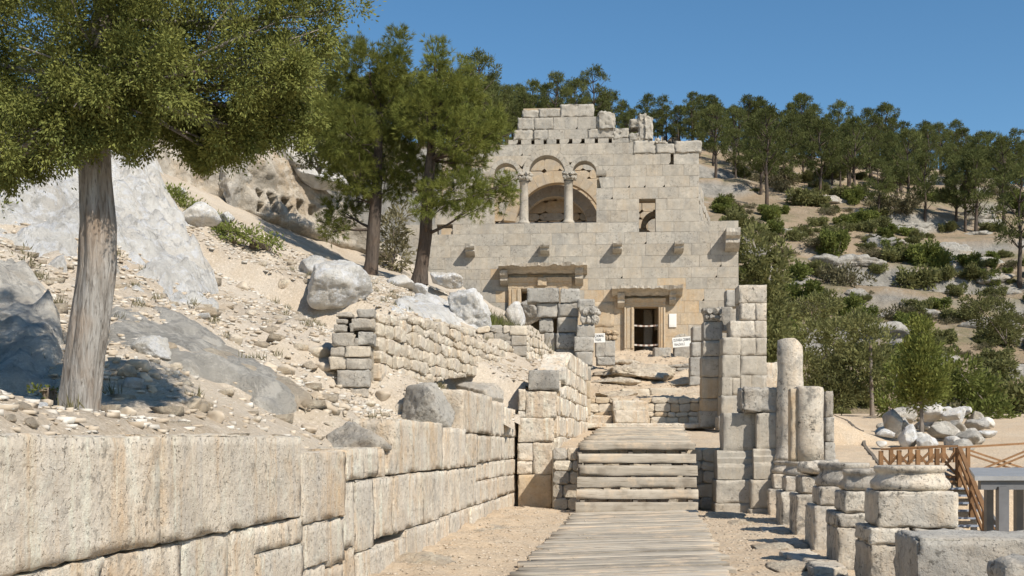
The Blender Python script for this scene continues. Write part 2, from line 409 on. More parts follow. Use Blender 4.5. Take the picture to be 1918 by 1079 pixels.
def leaf_mat(name, a, b, d, sc=1.5, tr=.22):
    m = M_(name, .9, .03)
    c = m.mix(m.ramp(m.noise(sc, 3), .35, .65), a, b)
    c = m.mix(m.ramp(m.noise(sc*9, 2), .55, .72, 0, .7), c, d)
    c = m.val(c, m.ramp(m.rnd, 0, 1, .8, 1.2))
    tb = N_(m.nt, 'ShaderNodeBsdfTranslucent', {'Color': c})
    mx = N_(m.nt, 'ShaderNodeMixShader', {0: tr, 1: m.b.outputs[0], 2: tb.outputs[0]})
    m.nt.links.new(mx.outputs[0], m.nt.nodes['Material Output'].inputs[0])
    m.m.use_backface_culling = False
    return m.done(c)
MAT['leaf_juniper'] = leaf_mat('juniper_sprays', (.20, .21, .058), (.125, .145, .044), (.26, .235, .085), 6., .2)
MAT['leaf_pine'] = leaf_mat('pine_needles', (.215, .225, .055), (.15, .175, .045), (.27, .26, .08), 1.2, .3)
MAT['leaf_hill'] = leaf_mat('hill_pine_needles', (.135, .145, .05), (.09, .105, .038), (.18, .175, .07), .4, .3)
MAT['leaf_shrub'] = leaf_mat('shrub_leaves', (.20, .20, .08), (.145, .15, .06), (.26, .235, .11), .8, .35)
MAT['leaf_dry'] = leaf_mat('dry_shrub_leaves', (.18, .16, .09), (.135, .125, .07), (.23, .195, .12), .8)
MAT['leaf_cypress'] = leaf_mat('cypress_sprays', (.19, .20, .052), (.13, .15, .04), (.24, .225, .07), 1.5, .25)
MAT['leaf_bright'] = leaf_mat('fresh_green_leaves', (.185, .205, .055), (.125, .15, .042), (.235, .235, .08), .8, .3)

# ------------------------------------------------------------------ terrain
def path_z(Y, t=0.):
    if t < -2.2 and Y < 28: Y = max(min(Y, 25.4), Y-1.35*sstep(-2.15, -2.35, t))
    if Y < 25.46: return .15*sstep(9, 24, Y)
    if Y < 25.75: return .15+(Y-25.46)/.29*1.33
    if Y < 37.22: return 1.48+.55*(Y-25.75)/11.47
    if Y < 37.5: return 2.03+(Y-37.22)/.28*.97
    return float(np.interp(Y, [37.5, 40.2, 40.7, 44, 48, 53], [2.95, 3.08, 3.2, 3.75, 4.6, 5.68]))
def right_z(X, Y):
    e = 25.6+2.7*sstep(8.8, 10.2, X)
    lo = -1.25+.02*Y*0
    hi = .6+.092*(min(Y, 50)-27)+.03*max(0, Y-50)
    return lo+(hi-lo)*sstep(e, e+2.2, Y)
def ground_h(X, Y):
    t = X-.125*Y
    zp = path_z(Y, t)
    a, b = (3.5, 5.2) if Y < 25.1 else ((2.7, 4.6) if Y < 37.2 else (3.7, 8.))
    w = sstep(a, b, t)
    z = zp*(1-w)+right_z(X, Y)*w
    if Y > 78: z -= .12*(Y-78)
    if Y < 0: z = z*sstep(-30, 0, Y)
    return max(z, -6)
def terrain_mesh(name, xs, ys, fz, mat, keep=None):
    V = []; idx = {}
    for j, y in enumerate(ys):
        for i, x in enumerate(xs):
            V.append((x, y, fz(x, y)))
    nx = len(xs); Fc = []
    for j in range(len(ys)-1):
        for i in range(nx-1):
            if keep and not keep((xs[i]+xs[i+1])/2, (ys[j]+ys[j+1])/2): continue
            a = j*nx+i; Fc.append((a, a+1, a+nx+1, a+nx))
    o = obj(name, V, np.array(Fc), mat, None, smooth=True)
    return tag(o, kind='structure')
def graded(lo, a, b, hi, fine, g=1.25):
    m = list(np.arange(a, b, fine)); r = []; s = fine; x = m[-1]
    while x < hi: s *= g; x += s; r.append(x)
    l = []; s = fine; x = a
    while x > lo: s *= g; x -= s; l.append(x)
    return l[::-1]+m+r
def ground_f(X, Y):
    z = ground_h(X, Y)
    if -6 < X < 22 and -5 < Y < 60:
        t = X-.125*Y
        p = Vector((X, Y, 0))
        z += .035*fbm(p*1.1, .8, 4)+.012*fbm(p*5, .7, 3)
        if Y > 37.4 and -3 < t < 3: z += .16*(noise.ridged_multi_fractal(p*.55+Vector((9, 4, 0)), .9, 2.1, 5, 1., 2.)-.9)+.05*fbm(p*3, .6, 4)
        if t < -1.6 and Y < 25.4: z += .08*sstep(-1.6, -3, t)*(1+fbm(p*1.6, .7, 4))
    return z
tag(terrain_mesh('ground', graded(-700, -4, 13, 700, .13), graded(-300, 5, 56, 900, .14), ground_f, MAT['path']), kind='structure')

def hill_base(X, Y):
    zr = 3.3+.36*(Y-75)+.138*(60-X)*max(-.1, (Y-75)/120)
    zl = 11.9+.262*(Y-46)+.05*(-8-X)
    xc = -6+.22*max(0, Y-66)
    w = sstep(xc+4, xc-4, X)
    return zr*(1-w)+zl*w
def hill_h(X, Y):
    Yr = 190+.5*X+10*nz(X*.03, 4.2)
    z = hill_base(X, min(Y, Yr))
    if Y > Yr: z -= .22*(Y-Yr)
    z += 1.6*nz(X*.035, Y*.035)+.6*nz(X*.11, Y*.11, 3.)
    # rock ledges
    q = (z+2.5*nz(X*.03, Y*.02, 7.))/5.2
    fq = q-math.floor(q); st = math.floor(q)+sstep(.62, .86, fq)
    m = .75*sstep(-.15, .35, nz(X*.045+5, Y*.06, 2.))
    z = z*(1-m)+(st*5.2-2.5*nz(X*.03, Y*.02, 7.)+.7)*m
    return z+.22*fbm(Vector((X*.5, Y*.5, 0)), .7, 4)
hxs = graded(-420, -75, 118, 480, 1.0, 1.2); hys = graded(44.9, 45, 245, 520, 1.0, 1.2)
hill = terrain_mesh('hill', hxs, hys, hill_h, MAT['hill'])

# left slope: smooth interpolation through points read from the photograph
SL = [(0, 812, 5.9), (-300, 812, 4.9), (300, 812, 8.), (560, 812, 10.8), (645, 835, 12.6), (745, 786, 15.5), (868, 742, 20), (960, 768, 26.),
      (150, 792, 9.6), (0, 775, 9.), (-300, 790, 9), (300, 795, 10.3), (450, 800, 11.5), (60, 745, 11.5), (-200, 740, 11), (0, 700, 12.5),
      (300, 700, 13.5), (450, 760, 13.2), (560, 790, 12.8), (650, 775, 15), (560, 700, 17), (640, 735, 18.5), (690, 728, 19), (800, 715, 23), (955, 700, 29), (965, 735, 26.5),
      (620, 640, 20), (500, 640, 19), (420, 640, 18), (300, 620, 16.5), (560, 560, 25), (460, 560, 24), (400, 590, 21), (400, 460, 32), (470, 500, 31), (540, 490, 34), (620, 505, 35), (695, 515, 38), (795, 532, 39),
      (680, 590, 24), (760, 600, 27), (850, 620, 30), (900, 620, 32), (960, 640, 33), (1010, 660, 34.5), (720, 560, 29), (800, 565, 33), (870, 590, 34),
      (0, 600, 14.5), (100, 590, 15.5), (-200, 590, 14.5), (0, 480, 18.5), (150, 430, 21), (60, 380, 24), (200, 420, 24.5), (260, 480, 23.5), (330, 590, 19.5), (380, 560, 22), (300, 390, 29), (350, 380, 33), (430, 430, 35.5),
      (0, 310, 26.5), (130, 290, 29), (250, 285, 33), (-300, 250, 28), (-400, 400, 20), (520, 440, 40), (600, 470, 42), (700, 500, 44), (760, 500, 48),
      (850, 545, 52), (930, 580, 50), (960, 610, 45), (1000, 625, 42), (1040, 650, 40), (1060, 660, 44), (900, 575, 43), (800, 525, 45), (1040, 640, 53), (900, 560, 53.5),
      (280, 300, 42), (100, 230, 45), (-300, 150, 48), (450, 330, 50), (650, 430, 52)]
SP = np.array([[p.x, p.y, p.z] for p in (P(*q) for q in SL)])
SC = SP[:, :2].mean(0)
def rbk(r2): return np.sqrt(r2+.6)
def rbf_fit(S):
    d2 = ((S[:, None, :2]-S[None, :, :2])**2).sum(-1); n = len(S)
    A = np.zeros((n+3, n+3)); A[:n, :n] = rbk(d2)+np.eye(n)*-.02
    Q = np.c_[np.ones(n), S[:, :2]-SC]; A[:n, n:] = Q; A[n:, :n] = Q.T
    b = np.zeros(n+3); b[:n] = S[:, 2]
    return np.linalg.solve(A, b)
RW = rbf_fit(SP)
def slope_base(X, Y):
    d2 = (SP[:, 0]-X)**2+(SP[:, 1]-Y)**2
    return float((RW[:-3]*rbk(d2)).sum()+RW[-3]+RW[-2]*(X-SC[0])+RW[-1]*(Y-SC[1]))
def tb(Y): return -3.62 if Y < 24.6 else -3.1 if Y < 27 else (-2.75 if Y < 37.2 else -2.2)
def WTOP(Y): return float(np.interp(Y, [0, 10.55, 10.65, 12.1, 14.3, 14.6, 19, 19.4, 23, 26.6], [1.66, 1.66, 1.52, 1.53, 1.55, 1.9, 1.84, 2.5, 2.44, 2.36]))
def slope_f(X, Y):
    z = slope_base(X, Y)
    p = Vector((X, Y, 0)); t = X-.125*Y
    d = Vector((X*1., Y*.55, z*.9))
    rock = sstep(-.05, .3, noise.noise(Vector((X*.22+3, Y*.16, .5))))*sstep(-3.6, -5.5, t)
    if Y < 16: rock = max(rock, .75*sstep(10, 12, Y)*sstep(-4, -5, t)*(1 if X < -1.2 else .3))
    z += .06*fbm(p*.9, .8, 4)+.035*fbm(p*3.2, .6, 4)
    # bedrock ribs dipping down to the right
    s = (X*.75+Y*.1+z*.9)
    z += rock*(.22*(1-2*abs(noise.noise(Vector((s*.8, (Y-X)*.12, 1.))))) + .12*fbm(d*1.4, .6, 5))
    if Y < 27: z = min(z, WTOP(Y)-.03+.5*max(0, -3.75-t)) - .1*sstep(-4., -3.65, t)
    return z
sxs = list(np.arange(-11., 2.9, .13)); sxs = [-60, -45, -34, -26, -21, -18, -16, -14.5, -13.2, -12.4, -11.7]+sxs
sys_ = list(np.arange(3.6, 22, .14))+list(np.arange(22, 54, .22))
def slope_keep(x, y): return x-.125*y < tb(y)
slope = terrain_mesh('rocky_slope', sxs, sys_, slope_f, MAT['slope'], slope_keep)

# ------------------------------------------------------------------ masonry walls
def rubble(parent, fr, u0, u1, zb, zt, h, w, mats, seed=1, jit=.35, depth=.3, bev=.02, bulge=.018, name='stone', tw=.35, core=True, coremat='rubble_grey'):
    rr = random.Random(seed)
    zmin = min(zb(u0), zb(u1), zb((u0+u1)/2)); zmax = max(zt(u0+(u1-u0)*k/12) for k in range(13))
    nrow = max(1, int(round((zmax-zmin)/h)))
    hh = (zmax-zmin)/nrow
    offs = [rr.uniform(-.2, .2)*hh if 0 < k < nrow else 0 for k in range(nrow+1)]
    def rowz(k, u): return zmin+k*hh+offs[k]+(jit*hh*noise.noise(Vector((u/w*.8, k*3.7, seed))) if 0 < k < nrow else 0)
    cnt = 0
    for k in range(nrow):
        u = u0
        while u < u1-1e-3:
            ww = w*rr.uniform(1-tw*1.2, 1+tw*1.3)
            v = u+ww
            if u1-v < w*.45: v = u1
            m = (u+v)/2; top = min(rowz(k+1, m), zt(m)); bot = max(rowz(k, m), zb(m))
            if top-bot > hh*.3:
                def T(x): return min(rowz(k+1, x), zt(x))
                def B(x): return max(rowz(k, x), zb(x))
                sk = rr.uniform(-.12, .12)*w if u > u0+.01 else 0
                c = .14
                poly = [(u+c*ww, B(u+c*ww)), (v-c*ww, B(v-c*ww)), (v, B(v)+.22*hh), (v, T(v)-.22*hh), (v-c*ww, T(v-c*ww)), (u+c*ww, T(u+c*ww)), (u, T(u)-.22*hh), (u, B(u)+.22*hh)]
                stone(name, poly, fr, rr.choice(mats), parent, depth, rr.uniform(-.02, .035), bev, bulge*rr.uniform(.3, 1.3), .012, .004, rr); cnt += 1
            u = v
    if core:
        mb = MB(); n = 14
        V = []
        for i in range(n+1):
            u = u0+(u1-u0)*i/n
            a, b = zb(u), max(zb(u)+.02, zt(u)-.06)
            V += [fr.p(u, a, -.1), fr.p(u, b, -.1), fr.p(u, b, -depth-.25), fr.p(u, a, -depth-.25)]
        Fc = []
        for i in range(n):
            for q in range(4):
                a, b = i*4+q, i*4+(q+1) % 4; Fc.append((a, b, b+4, a+4))
        Fc += [(0, 3, 2, 1), (n*4, n*4+1, n*4+2, n*4+3)]
        obj('wall_core', V, Fc, MAT[coremat], parent)
    return cnt
lin = lambda pts: (lambda u: float(np.interp(u, [p[0] for p in pts], [p[1] for p in pts])))

# --- left ashlar retaining wall beside the path
WF = Frame((-3.245, 0), (.125, 1), (1, -.125))
wall = thing('retaining_wall', 'long ashlar retaining wall of streaked cream limestone along the left of the path', 'wall', WF.p(16, 0))
def wu(px): return WF.uv(px, HOR)[0]
WB = [(-260, 303, .94, 1.645), (303, 561, .94, 1.66), (-260, 75, -.1, .925), (75, 200, -.1, .93), (200, 345, -.1, .925), (345, 432, -.1, .93), (432, 477, -.1, .925),
      (477, 545, .70, .925), (477, 566, -.1, .69), (545, 566, .70, .925), (561, 643, .86, 1.52), (566, 612, .45, .85), (566, 612, -.1, .44), (612, 645, .38, .85), (612, 645, -.1, .37),
      (645, 681, 1.21, 1.54), (681, 708, 1.22, 1.55), (708, 724, 1.2, 1.55), (724, 741, 1.22, 1.53), (741, 830, 1.215, 1.9), (830, 872, 1.2, 1.84), (872, 893, 1.2, 1.76),
      (645, 665, .50, 1.2), (665, 700, .42, 1.2), (700, 733, .5, 1.2), (733, 790, .5, 1.2), (790, 823, .48, 1.19), (823, 862, .5, 1.18),
      (645, 668, -.1, .49), (668, 757, -.1, .41), (757, 790, -.1, .49), (790, 823, -.1, .47), (823, 842, -.1, .49), (842, 862, -.1, .49),
      (868, 922, 1.78, 2.5), (922, 946, 1.74, 2.44), (946, 969, 1.74, 2.36), (893, 917, 1.25, 1.73), (917, 940, 1.25, 1.73), (940, 956, 1.25, 1.73), (956, 969, 1.26, 1.73),
      (893, 925, .92, 1.24), (925, 946, .92, 1.24), (946, 969, .9, 1.24), (862, 893, .5, 1.19), (893, 930, .5, .91), (930, 950, .52, .91), (950, 969, .5, .89),
      (862, 880, -.1, .49), (880, 905, -.1, .49), (905, 938, -.1, .49), (938, 969, 0, .49)]
for k, (a, b, z0, z1) in enumerate(WB):
    ua, ub = wu(a), wu(b if b != 969 else 972)
    big = (ub-ua) > 1.4
    rough_block('block', WF, ua+.002, ub-.002, z0+.002, z1-.003, -.55, R.uniform(-.02, .03), MAT['warm'], wall, r=.028, amp=.015, res=.1 if big else .12, chip=.07, fq=1.9)
# the grey block ends that face the camera on top of the wall
def rock_part(nm, c, rad, mat, par, **k):
    V, Fc = rock_arr(rad, **k); return obj(nm, V+np.array(c), Fc, mat, par, True)
rock_part('end_block', WF.p(wu(866)-.55, 2.06, -.5), (.5, .5, .4), MAT['grey'], wall, sub=4, seed=7, planes=16, amp=.05, tilt=(0, -.15, .2))
rock_part('end_block', WF.p(wu(741)-.3, 1.58, -.45), (.42, .42, .26), MAT['grey'], wall, sub=4, seed=9, planes=14, amp=.06)
rock_part('end_block', WF.p(wu(958)-.3, 2.58, -.6), (.6, .5, .34), MAT['grey'], wall, sub=4, seed=12, planes=15, amp=.05)

# --- left pier at the head of the wall
pf = front(1003, 26.35, 2)
pier = thing('stone_pier', 'square pier of large weathered blocks at the left foot of the wooden steps', 'pier', pf.p(0, 0))
for b in [(990, 693, 1047, 731, 'grey'), (984, 733, 1042, 783, 'warm'), (971, 729, 984, 769, 'warm'), (971, 783, 1037, 828, 'warm'), (969, 829, 998, 863, 'warm'), (998, 829, 1036, 889, 'warm'), (969, 864, 997, 888, 'warm'), (971, 889, 1033, 952, 'facade_ochre'), (971, 770, 984, 783, 'warm')]:
    pxb('block', pf, *b[:4], MAT[b[4]], pier, depth=1.7, out=R.uniform(-.01, .03), r=.04, amp=.02, chip=.05)

# --- wall from the pier up to the gate, right face
uf = along(P(1046, HOR, 27.0), P(1100, HOR, 35.9))
uw = thing('side_wall', 'cream ashlar wall rising from the left pier to the left gate pilaster', 'wall', uf.p(4, 1.7))
rubble(uw, uf, 0, 8.9, lambda u: 1.3+.05*u, lin([(0, 2.75), (1.4, 2.9), (1.5, 3.5), (3, 3.6), (3.1, 3.95), (9, 4.0)]), .47, .72, [MAT['warm']], seed=12, jit=.1, depth=.45, bev=.03, bulge=0, name='block', coremat='warm')

# --- rubble terrace wall on the slope: squared end face and long rubble flank
p0 = P(700, HOR, 19.0); p1 = P(957, HOR, 31.5)
rf = along(p0, p1)
rwall = thing('rubble_wall', 'dry-stone terrace wall of small cream stones in the middle of the slope', 'wall', rf.p(5, 3))
LR = (p1-p0).length
rubble(rwall, rf, .32, LR, lin([(0, 2.42), (LR*.45, 2.95), (LR, 3.5)]), lin([(0, 3.72), (LR*.3, 4.0), (LR*.62, 4.2), (LR*.64, 3.95), (LR*.85, 4.1), (LR*.88, 4.3), (LR, 4.22)]), .225, .36, [MAT['rubble'], MAT['rubble'], MAT['warm']], seed=3)
re = Frame(rf.p(0, 0), (1, .04), (.04, -1))
for b in [(630, 584, 660, 594), (668, 578, 701, 594), (629, 597, 650, 606), (657, 596, 701, 618), (625, 608, 650, 622), (622, 624, 664, 649), (670, 622, 701, 647), (619, 650, 645, 668), (646, 648, 694, 669), (617, 669, 648, 692), (648, 670, 694, 692), (630, 692, 692, 726), (655, 727, 690, 745), (655, 606, 662, 622), (664, 634, 671, 648)]:
    pxb('end_stone', re, *b, R.choice([MAT['rubble_grey'], MAT['grey'], MAT['rubble_grey'], MAT['rubble']]), rwall, depth=.45, out=R.uniform(-.02, .03), r=.045, amp=.02, chip=.04, res=.12)

# --- second rubble wall nearer the gate
f2 = front(905, 31.4, 0)
rw2 = thing('rubble_wall', 'low rubble wall with squared corner stones just left of the gate', 'wall', f2.p(0, 4))
ua, _ = f2.uv(853, 640); ub, _ = f2.uv(958, 640)
rubble(rw2, f2, ua, ub, lambda u: 3.7, lambda u: 4.72+.05*math.sin(u*4), .2, .27, [MAT['rubble_grey'], MAT['rubble'], MAT['rubble_grey']], seed=21)
for b in [(955, 610, 987, 628), (958, 629, 987, 648), (944, 648, 960, 662), (960, 649, 987, 667), (957, 668, 985, 689), (940, 690, 985, 706), (957, 706, 985, 724)]:
    pxb('corner_stone', f2, *b, R.choice([MAT['rubble_grey'], MAT['rubble']]), rw2, depth=.45, out=R.uniform(0, .04), r=.04, amp=.02, res=.12)
f3 = along(f2.p(f2.uv(987, 640)[0], 0), P(1040, HOR, 35.2))
rubble(rw2, f3, .02, 4.2, lambda u: 3.2, lin([(0, 4.68), (1.6, 4.6), (3, 4.35), (4.2, 3.95)]), .2, .3, [MAT['rubble'], MAT['warm']], seed=5)

# --- retaining wall behind and beside the wooden steps
sf = front(1190, 25.35, 0)
sw = thing('step_wall', 'dry-stone retaining wall behind and beside the wooden steps', 'wall', sf.p(0, .1))
for (a, b, sd) in ((1036, 1345, 31),):
    ua, _ = sf.uv(a, 840); ub, _ = sf.uv(b, 840)
    rubble(sw, sf, ua, ub, lambda u: -.05, lambda u: 1.5, .26, .36, [MAT['rubble'], MAT['rubble'], MAT['rubble_grey']], seed=sd, jit=.2)
# --- rubble wall across the passage beyond the boardwalk
cf = front(1210, 37.1, 0)
cw = thing('cross_wall', 'low wall of squared rubble crossing the passage between the gate piers', 'wall', cf.p(0, 2))
ua, _ = cf.uv(1098, 760); ub, _ = cf.uv(1322, 760)
rubble(cw, cf, ua, ub, lambda u: 1.95, lambda u: 3.03+.03*math.sin(3*u), .235, .36, [MAT['rubble'], MAT['rubble'], MAT['facade_ochre']], seed=8, jit=.25)
st = thing('stone_steps', 'worn stone block steps in front of the low cross wall', 'steps', cf.p(-.3, 2.0, .5))
for x0, y0, x1, y1, o in [(1147, 770, 1210, 795, .75), (1146, 751, 1212, 771, .36), (1083, 779, 1146, 795, .4), (1072, 794, 1330, 803, .95)]:
    pxb('step', cf, x0, y0, x1, y1, MAT['warm'], st, depth=-.02, out=o, r=.06, amp=.03, chip=.05)

# ------------------------------------------------------------------ extruded profiles, lathes, carved pieces
def prof(name, fr, u0, u1, pts, mat, parent, amp=.012, seg=10, sd=0.):
    """profile (n,z) extruded along u with a worn surface"""
    n = len(pts); V = []; Fc = []
    for i in range(seg+1):
        u = u0+(u1-u0)*i/seg
        for q, (a, z) in enumerate(pts):
            e = amp*fbm(Vector((u*3+sd, a*3+q, z*3)), .7, 3) if 0 < q < n-1 else 0
            V.append(fr.p(u, z+e*.7, a+e))
    for i in range(seg):
        for q in range(n):
            a, b = i*n+q, i*n+(q+1) % n; Fc.append((a, b, b+n, a+n))
    Fc += [tuple(range(n-1, -1, -1)), tuple(seg*n+q for q in range(n))]
    return obj(name, V, Fc, mat, parent)
def lathe(name, c, pro, mat, parent, n=36, amp=.01, clampx=None, top=None, fq=5., smooth=True, flat=None):
    V = []; Fc = []; c = Vector(c); sd = R.uniform(0, 99)
    for i, (z, r) in enumerate(pro):
        for k in range(n):
            a = 2*math.pi*k/n; x, y = math.cos(a)*r, math.sin(a)*r
            if clampx is not None: x = max(clampx, x)
            e = 1+amp/r*fbm(Vector((x*fq+sd, y*fq, z*fq)), .7, 4) if r > .01 else 1
            zz = z
            if top and i >= len(pro)-3: zz = min(z, top(x, y))
            V.append(c+Vector((x*e, y*e, zz)))
    for i in range(len(pro)-1):
        for k in range(n):
            k2 = (k+1) % n; Fc.append((i*n+k, i*n+k2, (i+1)*n+k2, (i+1)*n+k))
    Fc += [tuple(range(n-1, -1, -1)), tuple((len(pro)-1)*n+k for k in range(n))]
    return obj(name, V, Fc, mat, parent, smooth=smooth)
def merge(parts, name, mat, parent, smooth=True):
    V = []; Fc = []
    for v, f in parts:
        n = len(V); V += [tuple(x) for x in v]; Fc += [tuple(int(i)+n for i in q) for q in f]
    return obj(name, V, Fc, mat, parent, smooth)
def capital(name, fr, u0, u1, z0, z1, n0, n1, mat, parent, sd=1):
    """carved leafy capital: flaring bell, two rows of curling leaves and a slab on top"""
    rr = random.Random(sd); parts = []
    w = (u1-u0); h = z1-z0; cu = (u0+u1)/2; cn = (n0+n1)/2
    mb = MB()
    ring = []
    for k, (zz, s) in enumerate(((0, .74), (.35, .76), (.65, .86), (.8, 1.02), (1, 1.04))):
        ring.append([fr.p(cu+a*w/2*s, z0+h*zz, cn+b*(n1-n0)/2*s) for a, b in ((-1, 1), (1, 1), (1, -1), (-1, -1))])
    V = [p for r in ring for p in r]; Fc = []
    for i in range(len(ring)-1):
        for k in range(4): Fc.append((i*4+k, i*4+(k+1) % 4, i*4+4+(k+1) % 4, i*4+4+k))
    Fc += [(16, 17, 18, 19)]
    parts.append((V, Fc))
    for row, (zz, cnt, sz) in enumerate(((.3, 3, .3), (.74, 2, .36))):
        for face in (0, 1):
            for q in range(cnt):
                s = -1+2*(q+.5)/cnt+(.1 if row == 1 else 0)
                V, Fq = rock_arr((w*sz*.52, w*sz*.34, h*.19), 2, rr.randint(0, 999), 7, .22)
                p = fr.p(cu+s*w/2*.86, z0+h*zz, n1*1.0+.01+.04*row) if face == 0 else fr.p(u1*1.-.02+.03*row, z0+h*zz, cn+s*(n1-n0)/2*.86)
                if face == 1 and q > 2: continue
                parts.append((V+np.array(p), Fq))
    return merge(parts, name, mat, parent, False)
def wedge_ring(name, fr, cu, cz, r0, r1, a0, a1, cnt, mat, parent, depth, out=0.):
    for k in range(cnt):
        s, e = a0+(a1-a0)*k/cnt, a0+(a1-a0)*(k+1)/cnt; m = (s+e)/2
        f = lambda a, r: (cu+r*math.cos(a), cz+r*math.sin(a))
        stone(name, [f(s, r0), f(s, r1), f(m, r1), f(e, r1), f(e, r0), f(m, r0)], fr, mat, parent, depth, out+R.uniform(-.008, .008), .012, 0, .003, .002)

# ------------------------------------------------------------------ the church
CF = front(1022, 55.0, 4.0)
church = thing('church', 'roofless ruined limestone church with a triple-arched window above two doorways', 'church', CF.p(0, 5.7))
cu_ = lambda x, y=500: CF.uv(x, y)[0]
cz_ = lambda y, x=1022: CF.uv(x, y)[1]
ROW = [195, 220, 243, 261, 270, 291, 312, 333, 354, 375, 396, 418, 437, 459, 481, 503, 523, 544, 566, 588, 610, 632, 668]
EXT = {0: (978, 1112), 1: (970, 1150), 2: (962, 1178), 3: (952, 1222), 4: (935, 1312), 5: (905, 1309), 6: (880, 1309), 7: (850, 1309), 8: (830, 1309), 9: (815, 1309), 10: (815, 1309)}
ARC = [(cu_(1024), cz_(325), 34, 46), (cu_(947.5), cz_(327), 22.5, 30.5), (cu_(1094.5), cz_(325), 22.5, 30.5)]
S_ = 55.0/F
ARC = [(a, b, r0*S_, r1*S_) for a, b, r0, r1 in ARC]
def low_profile(u):
    z = -9
    for a, b, r0, r1 in ARC:
        if abs(u-a) < r1: z = max(z, b+math.sqrt(r1*r1-(u-a)**2))
        elif u > ARC[1][0]-.2 and u < ARC[2][0]+.2 and abs(u-a) < r1*1.3: z = max(z, b)
    return z
# solid wall pieces behind the dressed blocks, one mesh: the wall itself
RECT = [(925, 1117, 7, 11), (818, 848, 11, 12), (1197, 1228, 9, 12), (1256, 1262, 5, 6), (953, 1071, 17, 22), (1169, 1246, 18, 22)]   # x0,x1, rows from..to (excl.)
corev = MB()
def corebox(u0, u1, z0, z1, n0=-.5, n1=-1.0):
    V = [CF.p(u, z, n) for n in (n0, n1) for u, z in ((u0, z0), (u1, z0), (u1, z1), (u0, z1))]
    corev.add(V, [(0, 1, 2, 3), (7, 6, 5, 4), (0, 4, 5, 1), (1, 5, 6, 2), (2, 6, 7, 3), (3, 7, 4, 0)])
def solid(row):
    x0, x1 = EXT.get(row, (752, 1383))
    iv = [(x0, x1)]
    for a, b, r0, r1 in RECT:
        if r0 <= row < r1:
            iv2 = []
            for s, e in iv:
                if b <= s or a >= e: iv2.append((s, e)); continue
                if a > s: iv2.append((s, a))
                if b < e: iv2.append((b, e))
            iv = iv2
    return iv
for row in range(len(ROW)-1):
    for a, b in solid(row):
        zt, zb = cz_(ROW[row]), cz_(ROW[row+1])
        if 4 <= row <= 6:
            for s, e in ((a, 905), (1137, b)):
                if e > s: corebox(cu_(s)+.03, cu_(e)-.03, zb, zt-.03)
        else: corebox(cu_(a)+.03, cu_(b)-.03, zb, zt-.05*(row < 4))
cwall = corev.build('wall', MAT['inner'], church)
HOLES = [973, 998, 1021, 1045, 1069, 1092, 1117, 1143]
rr = random.Random(44)
for row in range(len(ROW)-1):
    zt, zb = cz_(ROW[row]), cz_(ROW[row+1])
    for a, b in solid(row):
        if row == 3:
            cuts = [a]
            for h in HOLES: cuts += [h-3, h+3]
            cuts += [1180, b]
            segs = [(cuts[i], cuts[i+1]) for i in range(len(cuts)-1) if not any(abs((cuts[i]+cuts[i+1])/2-h) < 1 for h in HOLES)]
        else:
            segs = []; x = a; off = (row % 2)*.5
            first = True
            while x < b-1:
                w = rr.uniform(25, 54) if not first else rr.uniform(20, 46)
                first = False
                if b-(x+w) < 16: w = b-x
                segs.append((x, min(b, x+w))); x += w
        for s, e in segs:
            ua, ub = cu_(s), cu_(e)
            m = (s+e)/2; y = (ROW[row]+ROW[row+1])/2
            och = 0
            if y > 500: och = .10
            if y > 540 and (1110 < m < 1175 or 1225 < m < 1290): och = .85
            if y > 500 and (900 < m < 965 or 1060 < m < 1110): och = .6
            if y > 575: och += .25
            mat = MAT['facade_ochre'] if rr.random() < och else (MAT['crown'] if row < 4 or rr.random() < .12 else MAT['facade'])
            lo = [low_profile(ua+(ub-ua)*k/8) for k in range(9)] if 3 <= row <= 7 else [-9]*9
            out = rr.uniform(-.006, .006)
            jt = rr.uniform(-.03, .03) if row not in (0, 3, 4) else 0
            top = zt
            if row == 0: top = zt+rr.uniform(-.28, .08)
            if max(lo) > zb+.01:
                pts = [(ua+(ub-ua)*k/8, max(zb, min(lo[k], top-.002))) for k in range(9)]
                if min(p[1] for p in pts) > top-.05: continue
                i0 = 0
                while i0 < 8 and pts[i0][1] > top-.03 and pts[i0+1][1] > top-.03: i0 += 1
                i1 = 8
                while i1 > 0 and pts[i1][1] > top-.03 and pts[i1-1][1] > top-.03: i1 -= 1
                pts = pts[i0:i1+1]
                if len(pts) < 2: continue
                poly = pts+[(pts[-1][0], top), (pts[0][0], top)]
                stone('block', poly, CF, mat, cwall, .5, out, .008, 0, .002, .002, rr)
            elif row == 0 or (row in (1, 2) and (s < 1000 or e > 1120)):
                rough_block('block', CF, ua+.004, ub-.004, zb, top, -.9, out, mat, cwall, r=.04, amp=.05, res=.12, chip=.3)
            elif row in (4,) and e > 1222:
                u1 = ub+.06 if e > 1300 else ub
                rough_block('block', CF, ua+.01, u1-.01, zb, zt+rr.uniform(-.12, .1), -.9, out+.04, MAT['crown'], cwall, r=.05, amp=.04, res=.13, chip=.25)
            else:
                ck = rr.random() < .12
                poly = [(ua, zb), (ub, zb), (ub, zt), (ua, zt)]
                if ck: poly = [(ua, zb), (ub-.1, zb), (ub, zb+.12), (ub, zt), (ua, zt)]
                stone('block', poly, CF, mat, cwall, .5, out, .007, 0, .003, .002, rr)
# broken wall head right of the crown
for b in [(1120, 211, 1151, 243), (1196, 213, 1211, 262), (1207, 219, 1222, 263), (1177, 250, 1196, 264), (1180, 222, 1199, 238), (1150, 246, 1166, 262), (1225, 265, 1249, 270)]:
    pxb('block', CF, *b, MAT['crown'], cwall, depth=.8, out=rr.uniform(-.05, .1), r=.12, amp=.09, res=.1, chip=.3)
